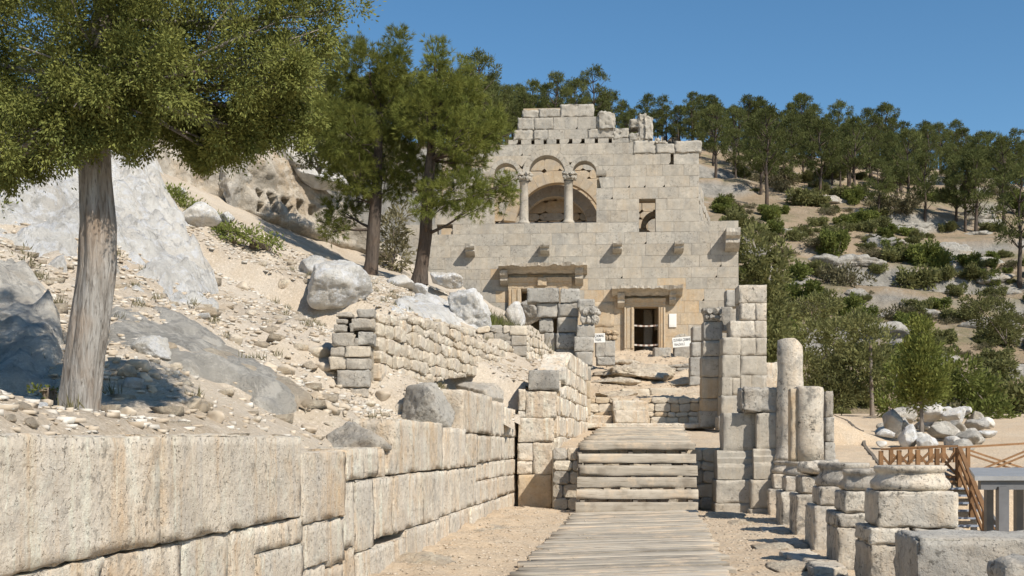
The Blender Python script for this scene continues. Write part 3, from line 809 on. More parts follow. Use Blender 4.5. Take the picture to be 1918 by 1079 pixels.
# arches of the window, imposts, columns
for q, (a, b, r0, r1) in enumerate(ARC):
    wedge_ring('voussoir', CF, a, b, r0, r1, 0, math.pi, 9 if q == 0 else 7, MAT['facade'], cwall, .75, .025)
for x in (980.5, 1064.5):
    u = cu_(x); c = CF.p(u, cz_(418), -.38)
    H = cz_(337)-cz_(418)
    col = lathe('window_column', c, [(0, .27), (.06, .30), (.12, .28), (.2, .22), (.26, .215), (H*.6, .205), (H-.06, .195), (H-.03, .22), (H, .22)], MAT['facade'], church, 20, .004)
    capital('capital', CF, u-.3, u+.3, cz_(337)+.01, cz_(320), -.68, -.06, MAT['crown'], church, int(x))
for x0, x1 in ((905, 925), (1117, 1136)):
    prof('impost', CF, cu_(x0), cu_(x1), [(-.4, cz_(331)), (.06, cz_(331)), (.1, cz_(328)), (.13, cz_(322)), (-.4, cz_(322))], MAT['facade'], church, .005)
# stone sill strips between the window rows
# inside: back wall, two wide arches, added light-blocking slab over the ground floor
IF = Frame(CF.p(0, 0, -8.0), CF.eu, CF.en)
ib = obj('inner_wall', [IF.p(u, z, n) for n in (-.3, -.8) for u, z in ((-6, 5), (6.4, 5), (6.4, 17.4), (-6, 17.4))], [(0, 1, 2, 3), (7, 6, 5, 4), (0, 4, 5, 1), (1, 5, 6, 2), (2, 6, 7, 3), (3, 7, 4, 0)], MAT['inner'], church)
rubble(ib, IF, -5.2, 6.4, lambda u: 11.2, lambda u: 17.4, .56, .95, [MAT['inner'], MAT['inner'], MAT['facade_ochre'], MAT['facade']], seed=77, jit=.03, depth=.3, bev=.014, bulge=0, name='block', core=False)
for n, x, y, r0, r1, a0, a1, c, mt in ((-6.4, 1046, 424, 82, 104, .12, 3.02, 15, 'inner'), (-7.3, 1040, 430, 62, 84, .1, 3.04, 13, 'facade')):
    f = Frame(CF.p(0, 0, n), CF.eu, CF.en); a, b = f.uv(x, y); s = (55-n)/F
    wedge_ring('arch_stone', f, a, b, r0*s, r1*s, a0, a1, c, MAT[mt], ib, .55)
f = Frame(CF.p(0, 0, -2.2), CF.eu, CF.en); a, b = f.uv(1230, 424); s = 57.2/F
wedge_ring('arch_stone', f, a, b, 19*s, 29*s, 1.1, 3.3, 7, MAT['inner'], ib, .6)
pxb('inner_pier', f, 1196, 428, 1212, 450, MAT['inner'], ib, depth=.7, r=.03, amp=.01, res=.3)
f = Frame(CF.p(0, 0, -7.2), CF.eu, CF.en)
# unseen slab added above the entrance storey to keep the ground floor dark
vz = cz_(452)
obj('light_block_slab', [CF.p(u, z, n) for n in (-1.02, -8.2) for u, z in ((-6.6, vz), (8.9, vz), (8.9, vz+.4), (-6.6, vz+.4))], [(0, 1, 2, 3), (7, 6, 5, 4), (0, 4, 5, 1), (1, 5, 6, 2), (2, 6, 7, 3), (3, 7, 4, 0)], MAT['inner'], church)
mb = MB(); mb.bar(CF.p(cu_(915), cz_(411), -1.6), CF.p(cu_(1125), cz_(411), -1.6), .3, .28); mb.build('floor_beam', MAT['steel'], church)
f = Frame(CF.p(0, 0, -2.0), CF.eu, CF.en)
pxb('inner_pier', f, 1206, 580, 1222, 668, MAT['rubble_grey'], church, depth=.8, r=.03, amp=.015, res=.25)
pxb('inner_pier', f, 1226, 570, 1242, 618, MAT['facade_ochre'], church, depth=.5, r=.03, amp=.015, res=.25)
# return walls: right side of the nave and of the aisle, left side
def return_wall(name, p0, p1, prof_, mat, seed, th=.8, z0=5.5):
    fr = along(p0, p1); L = (Vector((p1[0]-p0[0], p1[1]-p0[1]))).length
    V = []; n = len(prof_)
    w = obj(name, [fr.p(u, z, q) for q in (-.3, -.3-th) for u, z in [(0, z0)]+prof_+[(prof_[-1][0], z0)]],
            [tuple(range(n+2)), tuple(range(2*n+3, n+1, -1))]+[(i, n+2+i, n+2+(i+1) % (n+2), (i+1) % (n+2)) for i in range(n+2)], mat, church)
    rubble(w, fr, 0, prof_[-1][0], lambda u: z0, lin(prof_), .54, 1.0, [MAT['facade'], MAT['crown']], seed=seed, jit=.04, depth=.3, bev=.014, bulge=0, name='block', core=False)
ne = CF.p(cu_(1309), 0, -.5)
return_wall('side_wall', ne, P(1341, HOR, 66), [(0, cz_(268)), (.6, cz_(268)), (.62, cz_(330)), (3.5, cz_(334)), (3.52, cz_(350)), (7.5, cz_(352)), (7.52, cz_(400)), (11, cz_(405))], MAT['facade'], 61, z0=cz_(440))
ae = CF.p(cu_(1382), 0, -.5)
return_wall('side_wall', ae, P(1384, HOR, 70), [(0, cz_(438)), (4, cz_(438)), (4.02, cz_(455)), (14, cz_(470))], MAT['facade'], 62, z0=3.2)
# corbels, corner block and cornices
def corbel(x, y, w=17, h=19, proj=.62, mat='crown', nm='corbel'):
    z1, z0 = cz_(y-h/2), cz_(y+h/2); a, b = cu_(x-w/2), cu_(x+w/2); d = z1-z0
    prof(nm, CF, a, b, [(-.1, z0), (.1, z0), (proj*.45, z0+d*.1), (proj*.75, z0+d*.32), (proj*.72, z0+d*.52), (proj*.95, z0+d*.66), (proj, z0+d*.8), (proj, z1), (-.1, z1)], MAT[mat], church, .05, 8, x)
for x, y in ((882, 469), (1021, 468), (1156, 467), (1271, 467)): corbel(x, y)
corbel(1370, 456, 26, 38, .8, 'crown', 'corner_corbel')
corbel(945, 522, 14, 27, .62, 'facade'); corbel(1085, 520, 15, 29, .62, 'facade'); corbel(1163, 565, 13, 27, .55, 'facade'); corbel(1259, 561, 12, 25, .55, 'facade')
def cornice(x0, x1, y0, y1, proj, mat='facade'):
    z1, z0 = cz_(y0), cz_(y1); d = z1-z0
    prof('cornice', CF, cu_(x0), cu_(x1), [(-.1, z0-.1), (proj*.4, z0-.06), (proj*.55, z0+d*.2), (proj*.8, z0+d*.45), (proj, z0+d*.6), (proj*1.02, z1), (-.1, z1+.02)], MAT[mat], church, .09, 40, x0)
cornice(936, 1100, 497, 511, .85); cornice(1146, 1277, 541, 554, .8)
# door frames
def doorframe(x0, x1, y0, y1, wl, wr, lh, base):
    d = thing  # parts only
    zl = cz_(y0); zb = cz_(base)
    for a, b, nm in ((x0-wl, x0, 'door_jamb'), (x1, x1+wr, 'door_jamb')):
        ua, ub = cu_(a), cu_(b)
        prof(nm, Frame(CF.p(0, 0), CF.eu, CF.en), ua, ub, [(-.6, zb), (.16, zb), (.16, zl), (-.6, zl)], MAT['facade_ochre'], church, .01, 6, a)
        # raised carved bands on the jamb
        w = ub-ua
        for s0, s1, o in ((.06, .2, .2), (.3, .62, .19), (.74, .94, .215)):
            mbx = []
            prof('jamb_moulding', CF, ua+w*s0, ua+w*s1, [(.15, zb+.25), (o, zb+.25), (o, zl-.02), (.15, zl-.02)], MAT['facade_ochre'], church, .02, 3, a+s0)
    zt = cz_(y0-lh)
    ua, ub = cu_(x0-wl), cu_(x1+wr); h = zt-zl
    prof('lintel', CF, ua, ub, [(-.6, zl+.001), (.16, zl+.001), (.17, zl+h*.25), (.2, zl+h*.3), (.2, zl+h*.55), (.24, zl+h*.6), (.28, zl+h*.85), (.3, zt), (-.6, zt)], MAT['facade_ochre'], church, .02, 24, x0)
doorframe(1187.5, 1233, 577, 660, 19, 13, 15, 664)
doorframe(976, 1047, 541, 640, 24, 24, 20, 650)
z0 = cz_(672); 
pxb('door_sill', CF, 1186, 660, 1224, 674, MAT['warm'], church, depth=.3, out=.5, r=.04, amp=.02)
pxb('carved_boss', CF, 1007, 522, 1024, 537, MAT['facade_ochre'], church, depth=.1, out=.36, r=.08, amp=.03, res=.1)
pxb('lunette_stone', CF, 1110, 566, 1150, 612, MAT['facade_ochre'], church, depth=.1, out=.03, r=.02, amp=.01, res=.2)
obj_pl = pxb('plaque', CF, 1253, 588, 1267, 613, MAT['white'], None, depth=-.014, out=.05, r=.008, amp=.0, res=.3, chip=0)
tag(obj_pl, 'blank white rectangular plaque on the wall right of the open doorway', 'plaque')
# barrier tape across the door
for y, lb in ((611, 'upper strip of faded barrier tape across the open doorway'), (647, 'lower strip of faded barrier tape across the open doorway')):
    t = thing('barrier_tape', lb, 'tape', CF.p(cu_(1210), cz_(y), .1))
    n = 9; ua, ub = cu_(1188), cu_(1233)
    for k in range(n):
        a, b = ua+(ub-ua)*k/n, ua+(ub-ua)*(k+1)/n
        mb = MB(); sag = lambda s: -.035*math.sin(math.pi*s)
        mb.bar(CF.p(a, cz_(y)+sag(k/n), .05), CF.p(b, cz_(y)+sag((k+1)/n), .05), .006, .075); mb.build('tape_band', MAT['tape'] if k % 2 == 0 else MAT['tape_dark'], t)

# niche stone, blocks and signs in front of the right door
nf = front(1270, 51.5, 0)
def nblock(nm, b, lb, mat='grey', cat='block', fr=nf, depth=.5, **k):
    o = pxb(nm, fr, *b, MAT[mat], None, depth=depth, **k); return tag(o, lb, cat)
nblock('stone_block', (1225, 651, 1257, 676), 'pitted squared block lying right below the open doorway', 'grey', r=.05, amp=.03)
a, b = nf.uv(1277, 642)
ns = thing('niche_stone', 'round-headed niche stone behind the tilted white notice', 'niche', nf.p(a, b))
wedge_ring('arch_band', nf, a, b, 10*51.5/F, 17*51.5/F, 0, math.pi, 5, MAT['facade'], ns, .35, .05)
obj('niche_back', [nf.p(a+r*math.cos(t), b-.5+(r*math.sin(t) if 0 < k < 9 else -.0)+.5*(0 < k < 9), -.25) for k, t in enumerate(np.linspace(math.pi, 0, 10)) for r in (.24,)]+[nf.p(a+.24, b-.5, -.3), nf.p(a-.24, b-.5, -.3)], [tuple(range(9, -1, -1))+(11, 10)], MAT['facade_ochre'], ns)
nblock('stone_block', (1263, 648, 1296, 674), 'dark hollow block under the tilted white notice', 'grey', r=.05, amp=.03, depth=.4)
def sign(px, py, Y, w, h, rot, lines, lb, slant=0.):
    fr = front(px, Y, rot); c = fr.p(*fr.uv(px, py))
    s = thing('notice_board', lb, 'sign', c)
    V = []; M = Matrix.Rotation(slant, 4, fr.en)
    def pt(u, z, n): return c+M@(fr.eu*u+Vector((0, 0, z))+fr.en*n)
    obj('board', [pt(u, z, n) for n in (.012, -.012) for u, z in ((-w/2, -h/2), (w/2, -h/2), (w/2, h/2), (-w/2, h/2))], [(0, 1, 2, 3), (7, 6, 5, 4), (0, 4, 5, 1), (1, 5, 6, 2), (2, 6, 7, 3), (3, 7, 4, 0)], MAT['white'], s)
    for k, (txt, fw) in enumerate(lines):
        cu = bpy.data.curves.new('lettering', 'FONT'); cu.body = txt; cu.size = 1; cu.align_x = 'LEFT'; cu.offset = .012
        to = bpy.data.objects.new('tmp', cu); C.objects.link(to)
        me = bpy.data.meshes.new_from_object(to.evaluated_get(bpy.context.evaluated_depsgraph_get()))
        bpy.data.objects.remove(to)
        n = len(me.vertices); A = np.zeros(n*3); me.vertices.foreach_get('co', A); A = A.reshape(-1, 3)
        A[:, 0] -= A[:, 0].min(); sx = w*fw/A[:, 0].max(); lh = h*.3; sy = lh/max(.1, A[:, 1].max())
        V = [pt(-w*.44+v[0]*sx, h*.5-h*.12-lh-(k*h*.42)+v[1]*sy, .017) for v in A]
        obj('lettering', V, [tuple(p.vertices) for p in me.polygons], MAT['ink'], s)
    return s
sign(1278, 640.5, 50.6, .84, .42, 0, [('DUVARA ÇIKMAK', .88), ('TEHLİKELİ', .55)], 'tilted white notice board with grey lettering right of the doorway', math.radians(5))
sign(1123, 633, 46.5, .44, .36, 0, [('ÇIKMAK', .85), ('YASAK', .6)], 'small white notice board propped beside the left gate pilaster', math.radians(2))
f = front(1125, 47.2, 0)
g = thing('carved_pillar', 'short split stone pillar with a broken carved capital left of the doorway', 'pillar', f.p(0, 4.6))
for b in [(1116, 640, 1134, 668), (1133, 638, 1152, 668), (1118, 668, 1152, 684)]: pxb('block', f, *b, MAT['grey'], g, depth=.5, out=R.uniform(-.02, .02), r=.03, amp=.015)
a, b = f.uv(1131, 638); a2, b2 = f.uv(1155, 618)
capital('capital', f, a, a2, b, b2, -.5, 0, MAT['facade_ochre'], g, 4)
# rubble bank in front of the right door
bf = front(1265, 47.5, 0)
bk = thing('rubble_bank', 'heap of flat rubble stones shoring up the ground below the doorway', 'rubble', bf.p(0, 4.5))
ua, _ = bf.uv(1228, 690); ub, _ = bf.uv(1296, 690)
rubble(bk, bf, ua, ub, lambda u: 4.0, lin([(ua, 4.35), (ua+.5, 4.75), (ub, 4.85)]), .16, .42, [MAT['rubble_grey'], MAT['grey']], seed=91)
sl = thing('kerb_step', 'two long curved slab stones forming a step in the passage', 'step', P(1220, 738, 41))
kf = front(1220, 40.6, 0)
pxb('slab', kf, 1164, 729, 1217, 744, MAT['rubble'], sl, depth=.7, r=.05, amp=.025, chip=.05)
pxb('slab', Frame(kf.O+Vector((0, .05, 0)), (1, .1), (.1, -1)), 1218, 727, 1277, 741, MAT['rubble'], sl, depth=.7, r=.05, amp=.02, chip=.05)

# ------------------------------------------------------------------ gate piers
gl = front(1095, 36.4, 2)
gate = thing('gate_pier', 'left gate pilaster with carved capital and blocks stacked behind it', 'gate pier', gl.p(0, 2.2))
for x0, y0, x1, y1, o, mt in [(1081, 609, 1114, 631, .0, 'grey'), (1076, 631, 1112, 658, .02, 'grey'), (1077, 659, 1110, 685, .03, 'grey'), (1076, 686, 1107, 712, .02, 'facade'), (1078, 713, 1106, 746, .03, 'facade_ochre'), (1077, 747, 1106, 780, .03, 'facade_ochre'), (1070, 780, 1108, 802, .06, 'warm'),
                              (1082, 560, 1114, 576, -.05, 'grey')]:
    pxb('block', gl, x0, y0, x1, y1, MAT[mt], gate, depth=.6, out=o, r=.03, amp=.015, chip=.04, res=.14)
a, b = gl.uv(1086, 608); a2, b2 = gl.uv(1118, 574)
capital('capital', gl, a, a2, b, b2, -.5, .05, MAT['grey'], gate, 9)
gl2 = front(1050, 37.2, 2)
for x0, y0, x1, y1, o in [(987, 540, 1047, 567, .1), (1050, 541, 1086, 567, .05), (1005, 568, 1044, 594, .0), (1045, 568, 1084, 594, .02), (1044, 595, 1082, 623, .05), (1010, 595, 1036, 622, -.1), (1042, 624, 1079, 653, .08), (1020, 623, 1041, 660, -.1), (1042, 653, 1078, 690, .03)]:
    pxb('block', gl2, x0, y0, x1, y1, MAT['grey'], gate, depth=.6, out=o, r=.05, amp=.022, chip=.06, res=.14)
gr = front(1335, 36.0, 2)
g2 = thing('gate_pier', 'right gate pilaster with carved capital beside a tall ashlar wall end', 'gate pier', gr.p(0, 2.2))
for x0, y0, x1, y1, mt in [(1318, 603, 1353, 637, 'grey'), (1317, 638, 1353, 667, 'facade'), (1315, 668, 1351, 706, 'facade'), (1315, 707, 1351, 746, 'facade_ochre'), (1314, 747, 1350, 770, 'facade_ochre'), (1311, 770, 1352, 800, 'facade')]:
    pxb('block', gr, x0, y0, x1, y1, MAT[mt], g2, depth=.6, out=R.uniform(-.01, .02), r=.03, amp=.012, chip=.03, res=.14)
a, b = gr.uv(1317, 602); a2, b2 = gr.uv(1347, 577)
capital('capital', gr, a, a2, b, b2, -.5, .1, MAT['grey'], g2, 13)
gw = front(1395, 35.0, 2)
for x0, y0, x1, y1, mt, o in [(1384, 534, 1436, 567, 'pedestal', 0), (1386, 568, 1415, 600, 'pedestal', 0), (1415, 568, 1436, 600, 'pedestal', 0), (1368, 601, 1413, 632, 'pedestal', .01), (1413, 601, 1436, 632, 'pedestal', 0),
                              (1354, 632, 1387, 665, 'facade', .02), (1387, 633, 1416, 666, 'facade', 0), (1416, 633, 1436, 666, 'facade', .01), (1353, 665, 1386, 707, 'facade', .02), (1387, 667, 1436, 703, 'facade', 0), (1352, 707, 1371, 741, 'facade', .02), (1371, 707, 1386, 741, 'facade', .01), (1387, 703, 1408, 741, 'facade', 0), (1408, 703, 1436, 741, 'facade', .01), (1351, 741, 1386, 780, 'facade', .02), (1386, 741, 1436, 780, 'facade', 0), (1346, 780, 1438, 804, 'facade', .05)]:
    pxb('block', gw, x0, y0, x1, y1, MAT[mt], g2, depth=.8, out=o, r=.022, amp=.012, chip=.03, res=.15)
gb = front(1370, 36.6, 2)
for x0, y0, x1, y1 in [(1361, 543, 1386, 574), (1352, 575, 1372, 602), (1353, 602, 1366, 620), (1345, 575, 1352, 602)]:
    pxb('block', gb, x0, y0, x1, y1, MAT['grey'], g2, depth=.6, out=0, r=.04, amp=.02, res=.15)
gp = front(1305, 43, 2)
g3 = thing('stone_pillar', 'short grey stone pillar half hidden behind the right gate pilaster', 'pillar', gp.p(0, 3.8))
for b in [(1297, 612, 1318, 640), (1295, 641, 1318, 668), (1293, 669, 1318, 705), (1292, 705, 1318, 722)]: pxb('block', gp, *b, MAT['grey'], g3, depth=.6, r=.03, amp=.015)
wf = front(1447, 41, 0)
o = pxb('wall_fragment', wf, 1434, 679, 1458, 760, MAT['warm'], None, depth=.6, r=.04, amp=.03); tag(o, 'bright sunlit wall fragment between the tall wall end and the columns', 'wall')

# ------------------------------------------------------------------ pedestal pier right of the steps
qa = front(1378, 24.5, 5)
pp = thing('pedestal_pier', 'moulded stone pedestal at the right foot of the wooden steps, shadow across it', 'pedestal', qa.p(0, .1))
def mould(fr, x0, x1, y0, y1, par, mat, ov=.1):
    u0, z1 = fr.uv(x0, y0); u1, z0 = fr.uv(x1, y1); h = z1-z0
    prof('moulding', fr, u0, u1, [(-.9, z0), (ov, z0), (ov+.01, z0+h*.42), (ov*.9, z0+h*.5), (ov*.6, z0+h*.55), (ov*.65, z0+h*.72), (ov*.3, z0+h*.78), (ov*.25, z0+h*.92), (0, z1), (-.9, z1)], MAT[mat], par, .012, 12, x0)
pxb('block', qa, 1355, 774, 1415, 844, MAT['facade'], pp, depth=.9, out=0, r=.02, amp=.012, res=.14)
mould(qa, 1343, 1413, 844, 898, pp, 'facade', .14)
pxb('block', qa, 1340, 899, 1410, 942, MAT['facade'], pp, depth=.9, out=.2, r=.03, amp=.015)
pxb('block', qa, 1338, 942, 1410, 964, MAT['facade'], pp, depth=.9, out=.22, r=.03, amp=.015)
qb = front(1435, 24.2, 5)
pq = thing('pedestal_pier', 'moulded stone pedestal with a rough grey block on top beside the columns', 'pedestal', qb.p(0, .1))
pxb('block', qb, 1417, 774, 1460, 840, MAT['facade'], pq, depth=.9, out=0, r=.02, amp=.012)
mould(qb, 1411, 1462, 840, 897, pq, 'facade', .12)
pxb('block', qb, 1404, 898, 1462, 952, MAT['facade'], pq, depth=.9, out=.17, r=.03, amp=.015)
pxb('block', qb, 1400, 952, 1462, 968, MAT['facade'], pq, depth=.9, out=.2, r=.03, amp=.015)
rough_block('top_block', qb, *[qb.uv(1390, 726)[0], qb.uv(1461, 726)[0], qb.uv(1390, 772)[1], qb.uv(1390, 727)[1]], -.9, -.02, MAT['grey'], pq, r=.1, amp=.05, chip=.08)

# ------------------------------------------------------------------ colonnade pedestals
PED = [(1717, 9.93, .80, None, None, None), (1631, 12.1, .72, 1.10, 1.36, 'fine'), (1569, 14.4, .73, 1.0, 1.27, 'worn'), (1523.6, 16.7, .70, .97, 1.31, 'fine2'), (1491, 18.9, .77, 1.06, 1.31, 'lump'), (1463, 21.2, .72, 1.0, 1.26, 'fine'), (1440, 23.7, .67, .97, 1.24, 'fine'), (1422, 26.0, .65, None, None, None)]
PLB = ['large lichen-covered grey pedestal block at the bottom right corner', 'column pedestal with a smooth moulded base, largest whole one of the row', 'column pedestal with a worn eroded base, second behind the largest one', 'column pedestal with pale rounded base, third behind the largest one', 'column pedestal with a lumpy broken base, in front of the short column',
       'column pedestal carrying the shorter broken column shaft', 'column pedestal carrying the taller broken column shaft', 'low pedestal block at the far end of the row, next to the moulded pier']
rowf = []
for k, (x, d, zp, zd, zb, kind) in enumerate(PED):
    fr = front(x, d, 7.1); pd = thing('column_pedestal', PLB[k], 'pedestal', fr.p(.48, .05, -.48))
    W = .96 if k else 1.6
    mt = MAT['pedestal']
    zb0 = -.05 if k else -.3
    if k in (1, 2):     # plinth built of two stones, a thin upper slab
        rough_block('plinth', fr, 0, W, zb0, zp-.17, -.96, 0, mt, pd, r=.05, amp=.018, res=.08, chip=.06)
        rough_block('plinth_slab', fr, -.01, W*.42, zp-.168, zp, -.96, .01, mt, pd, r=.05, amp=.02, res=.08, chip=.06)
        rough_block('plinth_slab', fr, W*.425, W+.01, zp-.168, zp-.005, -.96, .005, mt, pd, r=.06, amp=.025, res=.08, chip=.08)
    else:
        rough_block('plinth', fr, 0, W, zb0, zp, -.96, 0, mt if k else MAT['grey'], pd, r=.06, amp=.022, res=.08, chip=.07)
    if zd:
        rough_block('die', fr, .09, W-.07, zp+.003, zd, -.88, -.07, mt, pd, r=.07, amp=.016, res=.07, chip=.05)
        h = zb-zd; c = fr.p(.49, zd+.002, -.48)
        if kind == 'lump':
            V, Fc = rock_arr((.42, .4, h*.62), 3, 31, 12, .09); obj('base_moulding', V+np.array(fr.p(.5, zd+h*.5, -.48)), Fc, mt, pd, True)
        else:
            s = 1. if kind == 'fine' else .98
            am = {'fine': .016, 'fine2': .024, 'worn': .045}[kind]
            lathe('base_moulding', c, [(0, .37*s), (h*.1, .405*s), (h*.24, .412*s), (h*.38, .395*s), (h*.52, .36*s), (h*.66, .345*s), (h*.74, .345*s), (h*.78, .365*s), (h*.92, .372*s), (h, .362*s)], mt, pd, 44, am)
    if k == 6:
        H = 3.76-zb
        lathe('column_shaft', fr.p(.47, zb, -.48), [(0, .33), (.08, .33), (.14, .285)]+[(z, .28-.012*z) for z in np.linspace(.4, H-.5, 9)]+[(H-.35, .255), (H-.05, .25), (H, .2)], MAT['pedestal'], pd, 40, .016, top=lambda x, y: H-.02+min(0, -.9*(x-.05))+min(0, .25*(x+.14)), fq=3)
    if k == 5:
        H = 2.64-zb
        lathe('column_shaft', fr.p(.52, zb, -.48), [(0, .30), (.3, .295)]+[(z, .29) for z in np.linspace(.5, H-.1, 6)]+[(H-.06, .285), (H-.02, .27), (H, .2)], MAT['pedestal'], pd, 44, .014, clampx=-.215, fq=3)
        rough_block('pilaster', fr, .20, .36, zb, 2.60, -.72, -.30, MAT['facade_ochre'], pd, r=.02, amp=.01, res=.1)
# low stones along the foot of the row
kb = random.Random(5)
for k in range(13):
    y = 11.5+k*1.12; x = 3.99+.128*(y-14.4)
    L = kb.uniform(.85, 1.08)
    f = Frame((x-.42+kb.uniform(-.06, .06), y), (.128, 1), (-1, .128))
    o = rough_block('kerb_stone', f, 0, L, -.2, kb.uniform(.06, .16), -.42, kb.uniform(-.03, .06), MAT['pedestal'], None, r=.06, amp=.03, res=.12, chip=.06)
    tag(o, 'low worn kerb stone at the foot of the pedestal row', 'kerb', 'kerb stones along the pedestal row')
o = rough_block('stone_block', front(1878, 8.2, 7), 0, .6, -.2, .76, -.4, 0, MAT['grey'], None, r=.12, amp=.05, chip=.06); tag(o, 'rounded grey stone in the very bottom right corner', 'stone')
f = front(1552, 24.6, 5)
o = thing('block_pillar', 'narrow dark pillar of stacked grey blocks behind the short column', 'pillar', f.p(0, .3))
for b in [(1546, 733, 1561, 781), (1546, 781, 1563, 828), (1545, 828, 1564, 880)]: pxb('block', f, *b, MAT['grey'], o, depth=.5, r=.04, amp=.02)

# ------------------------------------------------------------------ wooden steps and boardwalks
steps = thing('wooden_steps', 'wide weathered timber steps in the middle of the path', 'steps', P(1192, 962, 24))
SB = [(1078, 941, 1308, 961), (1080, 917, 1308, 935), (1081, 894, 1305, 913), (1086, 872, 1307, 891), (1084, 850, 1304, 867), (1086, 829, 1302, 843)]
for k, b in enumerate(SB):
    fr = front(1192, 23.9+.24*k, 0); u0, zt = fr.uv(b[0], b[1]); u1, zb = fr.uv(b[2], b[3])
    fr2 = Frame(fr.O, fr.eu+Vector((0, 0, 0)), fr.en)
    rough_block('riser_board', fr, u0, u1, zb, zt, -.05, .0, MAT['wood'], steps, r=.012, amp=.007, res=.2, chip=.012, fq=3)
    rough_block('tread_board', fr, u0+.02, u1-.02, zt-.045, zt-.004, -.17, -.055, MAT['wood'], steps, r=.01, amp=.004, res=.3, chip=.01)
mb0 = front(1192, 23.95, 0)
for x in (1092, 1192, 1296):
    a = mb0.uv(x, 950)[0]+mb0.O.x
    mb = MB(); mb.bar((a, 24.0, .12), (a, 25.3, 1.42), .09, .2); mb.build('stringer', MAT['wood_dark'], steps)
rr = random.Random(9)
def boardwalk(lb, Y0, Y1, x0, x1, z0, z1, w0, w1, pitch, cross, gap):
    bw = thing('boardwalk', lb, 'boardwalk', ((x0+x1)/2, (Y0+Y1)/2, (z0+z1)/2))
    y = Y0
    while y < Y1:
        p = pitch*rr.uniform(.8, 1.2); s = (y-Y0)/(Y1-Y0); c = x0+(x1-x0)*s; w = w0+(w1-w0)*s; z = z0+(z1-z0)*s
        a = rr.uniform(-.012, .012)
        fr = Frame((c+rr.uniform(-.04, .04), y+p), (math.cos(a), math.sin(a)), (math.sin(a), -math.cos(a)))
        o = rough_block('plank', fr, -w/2+rr.uniform(-.05, .05), w/2+rr.uniform(-.05, .05), -.025, .025, 0, p-gap*rr.uniform(.4, 1.6), MAT['wood'], bw, r=.01, amp=.005, res=.3, chip=.012, fq=3)
        o.location.z += z+rr.uniform(-.006, .006); o.rotation_euler = (rr.uniform(-.015, .015), -cross+rr.uniform(-.006, .006), 0)
        y += p
boardwalk('long weathered plank boardwalk leading to the foot of the wooden steps', 7.2, 23.75, .50, 2.50, .045, .185, 2.5, 2.52, .27, .03, .035)
boardwalk('short upper plank boardwalk at the head of the wooden steps', 25.35, 35.3, 2.68, 3.9, 1.53, 2.08, 2.5, 2.45, .3, 0, .025)

# ------------------------------------------------------------------ timber fences, steel stair and shelter on the right
def part_bar(nm, a, b, w, h, mat, par): 
    mb = MB(); mb.bar(a, b, w, h); return mb.build(nm, mat, par)
D1 = 30.0
def fence(lb, xs, ys_top, D, zb, xb=None, group=None):
    """posts at the given photo columns, rails and crossed braces between them, standing on zb at distance D"""
    pts = [P(x, y, d) for (x, y, d) in zip(xs, ys_top, D)]
    f = thing('timber_fence', lb, 'fence', (pts[0].x, pts[0].y, zb))
    for p in pts: part_bar('post', (p.x, p.y, zb), (p.x, p.y, p.z-.02), .1, .1, MAT['brown'], f)
    for a, b in zip(pts[:-1], pts[1:]):
        part_bar('top_rail', a+Vector((0, 0, .02)), b+Vector((0, 0, .02)), .12, .05, MAT['brown'], f)
        part_bar('bottom_rail', Vector((a.x, a.y, zb+.12)), Vector((b.x, b.y, zb+.12)), .06, .06, MAT['brown'], f)
        lo = Vector((0, 0, zb+.16)); k = Vector((0, 0, .1))
        part_bar('brace', Vector((a.x, a.y-.02, zb+.16)), b-k-Vector((0, .02, 0)), .05, .06, MAT['brown'], f)
        part_bar('brace', a-k+Vector((0, .04, 0)), Vector((b.x, b.y+.04, zb+.16)), .05, .06, MAT['brown'], f)
    return f
fence('brown timber fence with crossed braces on the near edge of the stair landing', [1650, 1684, 1719, 1755, 1794], [843, 842, 841, 839, 837], [30.6, 30.4, 30.2, 30.1, 30.0], .62)
fence('brown timber fence with crossed braces on the far edge of the stair landing', [1669, 1705, 1743, 1767, 1789], [841, 840, 838, 837, 837], [32.2]*5, .7)
fr_ = thing('timber_fence', 'brown rail fence with long crossed braces running out of the picture on the right', 'fence', P(1813, 890, D1))
pa, pb = P(1800, 838, D1), P(2060, 822, 30.5)
part_bar('top_rail', pa, pb, .1, .05, MAT['brown'], fr_)
ps = [P(1813, 838, D1), P(1945, 830, 30.2), P(2058, 823, 30.4)]
for p in ps: part_bar('post', (p.x, p.y, .5), p, .09, .09, MAT['brown'], fr_)
for a, b in zip(ps[:-1], ps[1:]):
    for o in (0, .11):
        part_bar('brace', a+Vector((0, .03, -.06-o)), Vector((b.x, b.y+.03, .72+.11-o)), .04, .045, MAT['brown'], fr_)
        part_bar('brace', Vector((a.x, a.y-.03, .68+.11-o)), b+Vector((0, -.03, -.06-o)), .04, .045, MAT['brown'], fr_)
lnd = thing('stair_landing', 'timber landing at the top of the steel stair', 'landing', P(1740, 880, 31))
for k in range(9):
    y = 30.0+k*.27
    mb = MB(); mb.bar((9.3, y, .62), (11.65, y, .62), .25, .05); mb.build('plank', MAT['brown'], lnd)
stair = thing('steel_stair', 'dark steel stair with brown timber handrail going down from the landing', 'stair', P(1815, 1000, 28))
for k in range(13):
    z = .62-.17*(k+1); y = 29.75-.27*k; xr = 11.60+.02*k
    part_bar('tread', (10.6, y, z), (xr, y, z), .24, .04, MAT['tread'], stair)
for x in (10.56, 11.72):
    part_bar('stringer', (x, 29.9, .5), (x+.05, 26.4, -1.72), .06, .22, MAT['steel'], stair)
h0, h1 = P(1797, 838, 29.9), P(1845, 957, 27.4)
part_bar('handrail', h0, h1, .1, .07, MAT['brown'], stair)
part_bar('handrail', h1, h1+(h1-h0)*.5, .1, .07, MAT['brown'], stair)
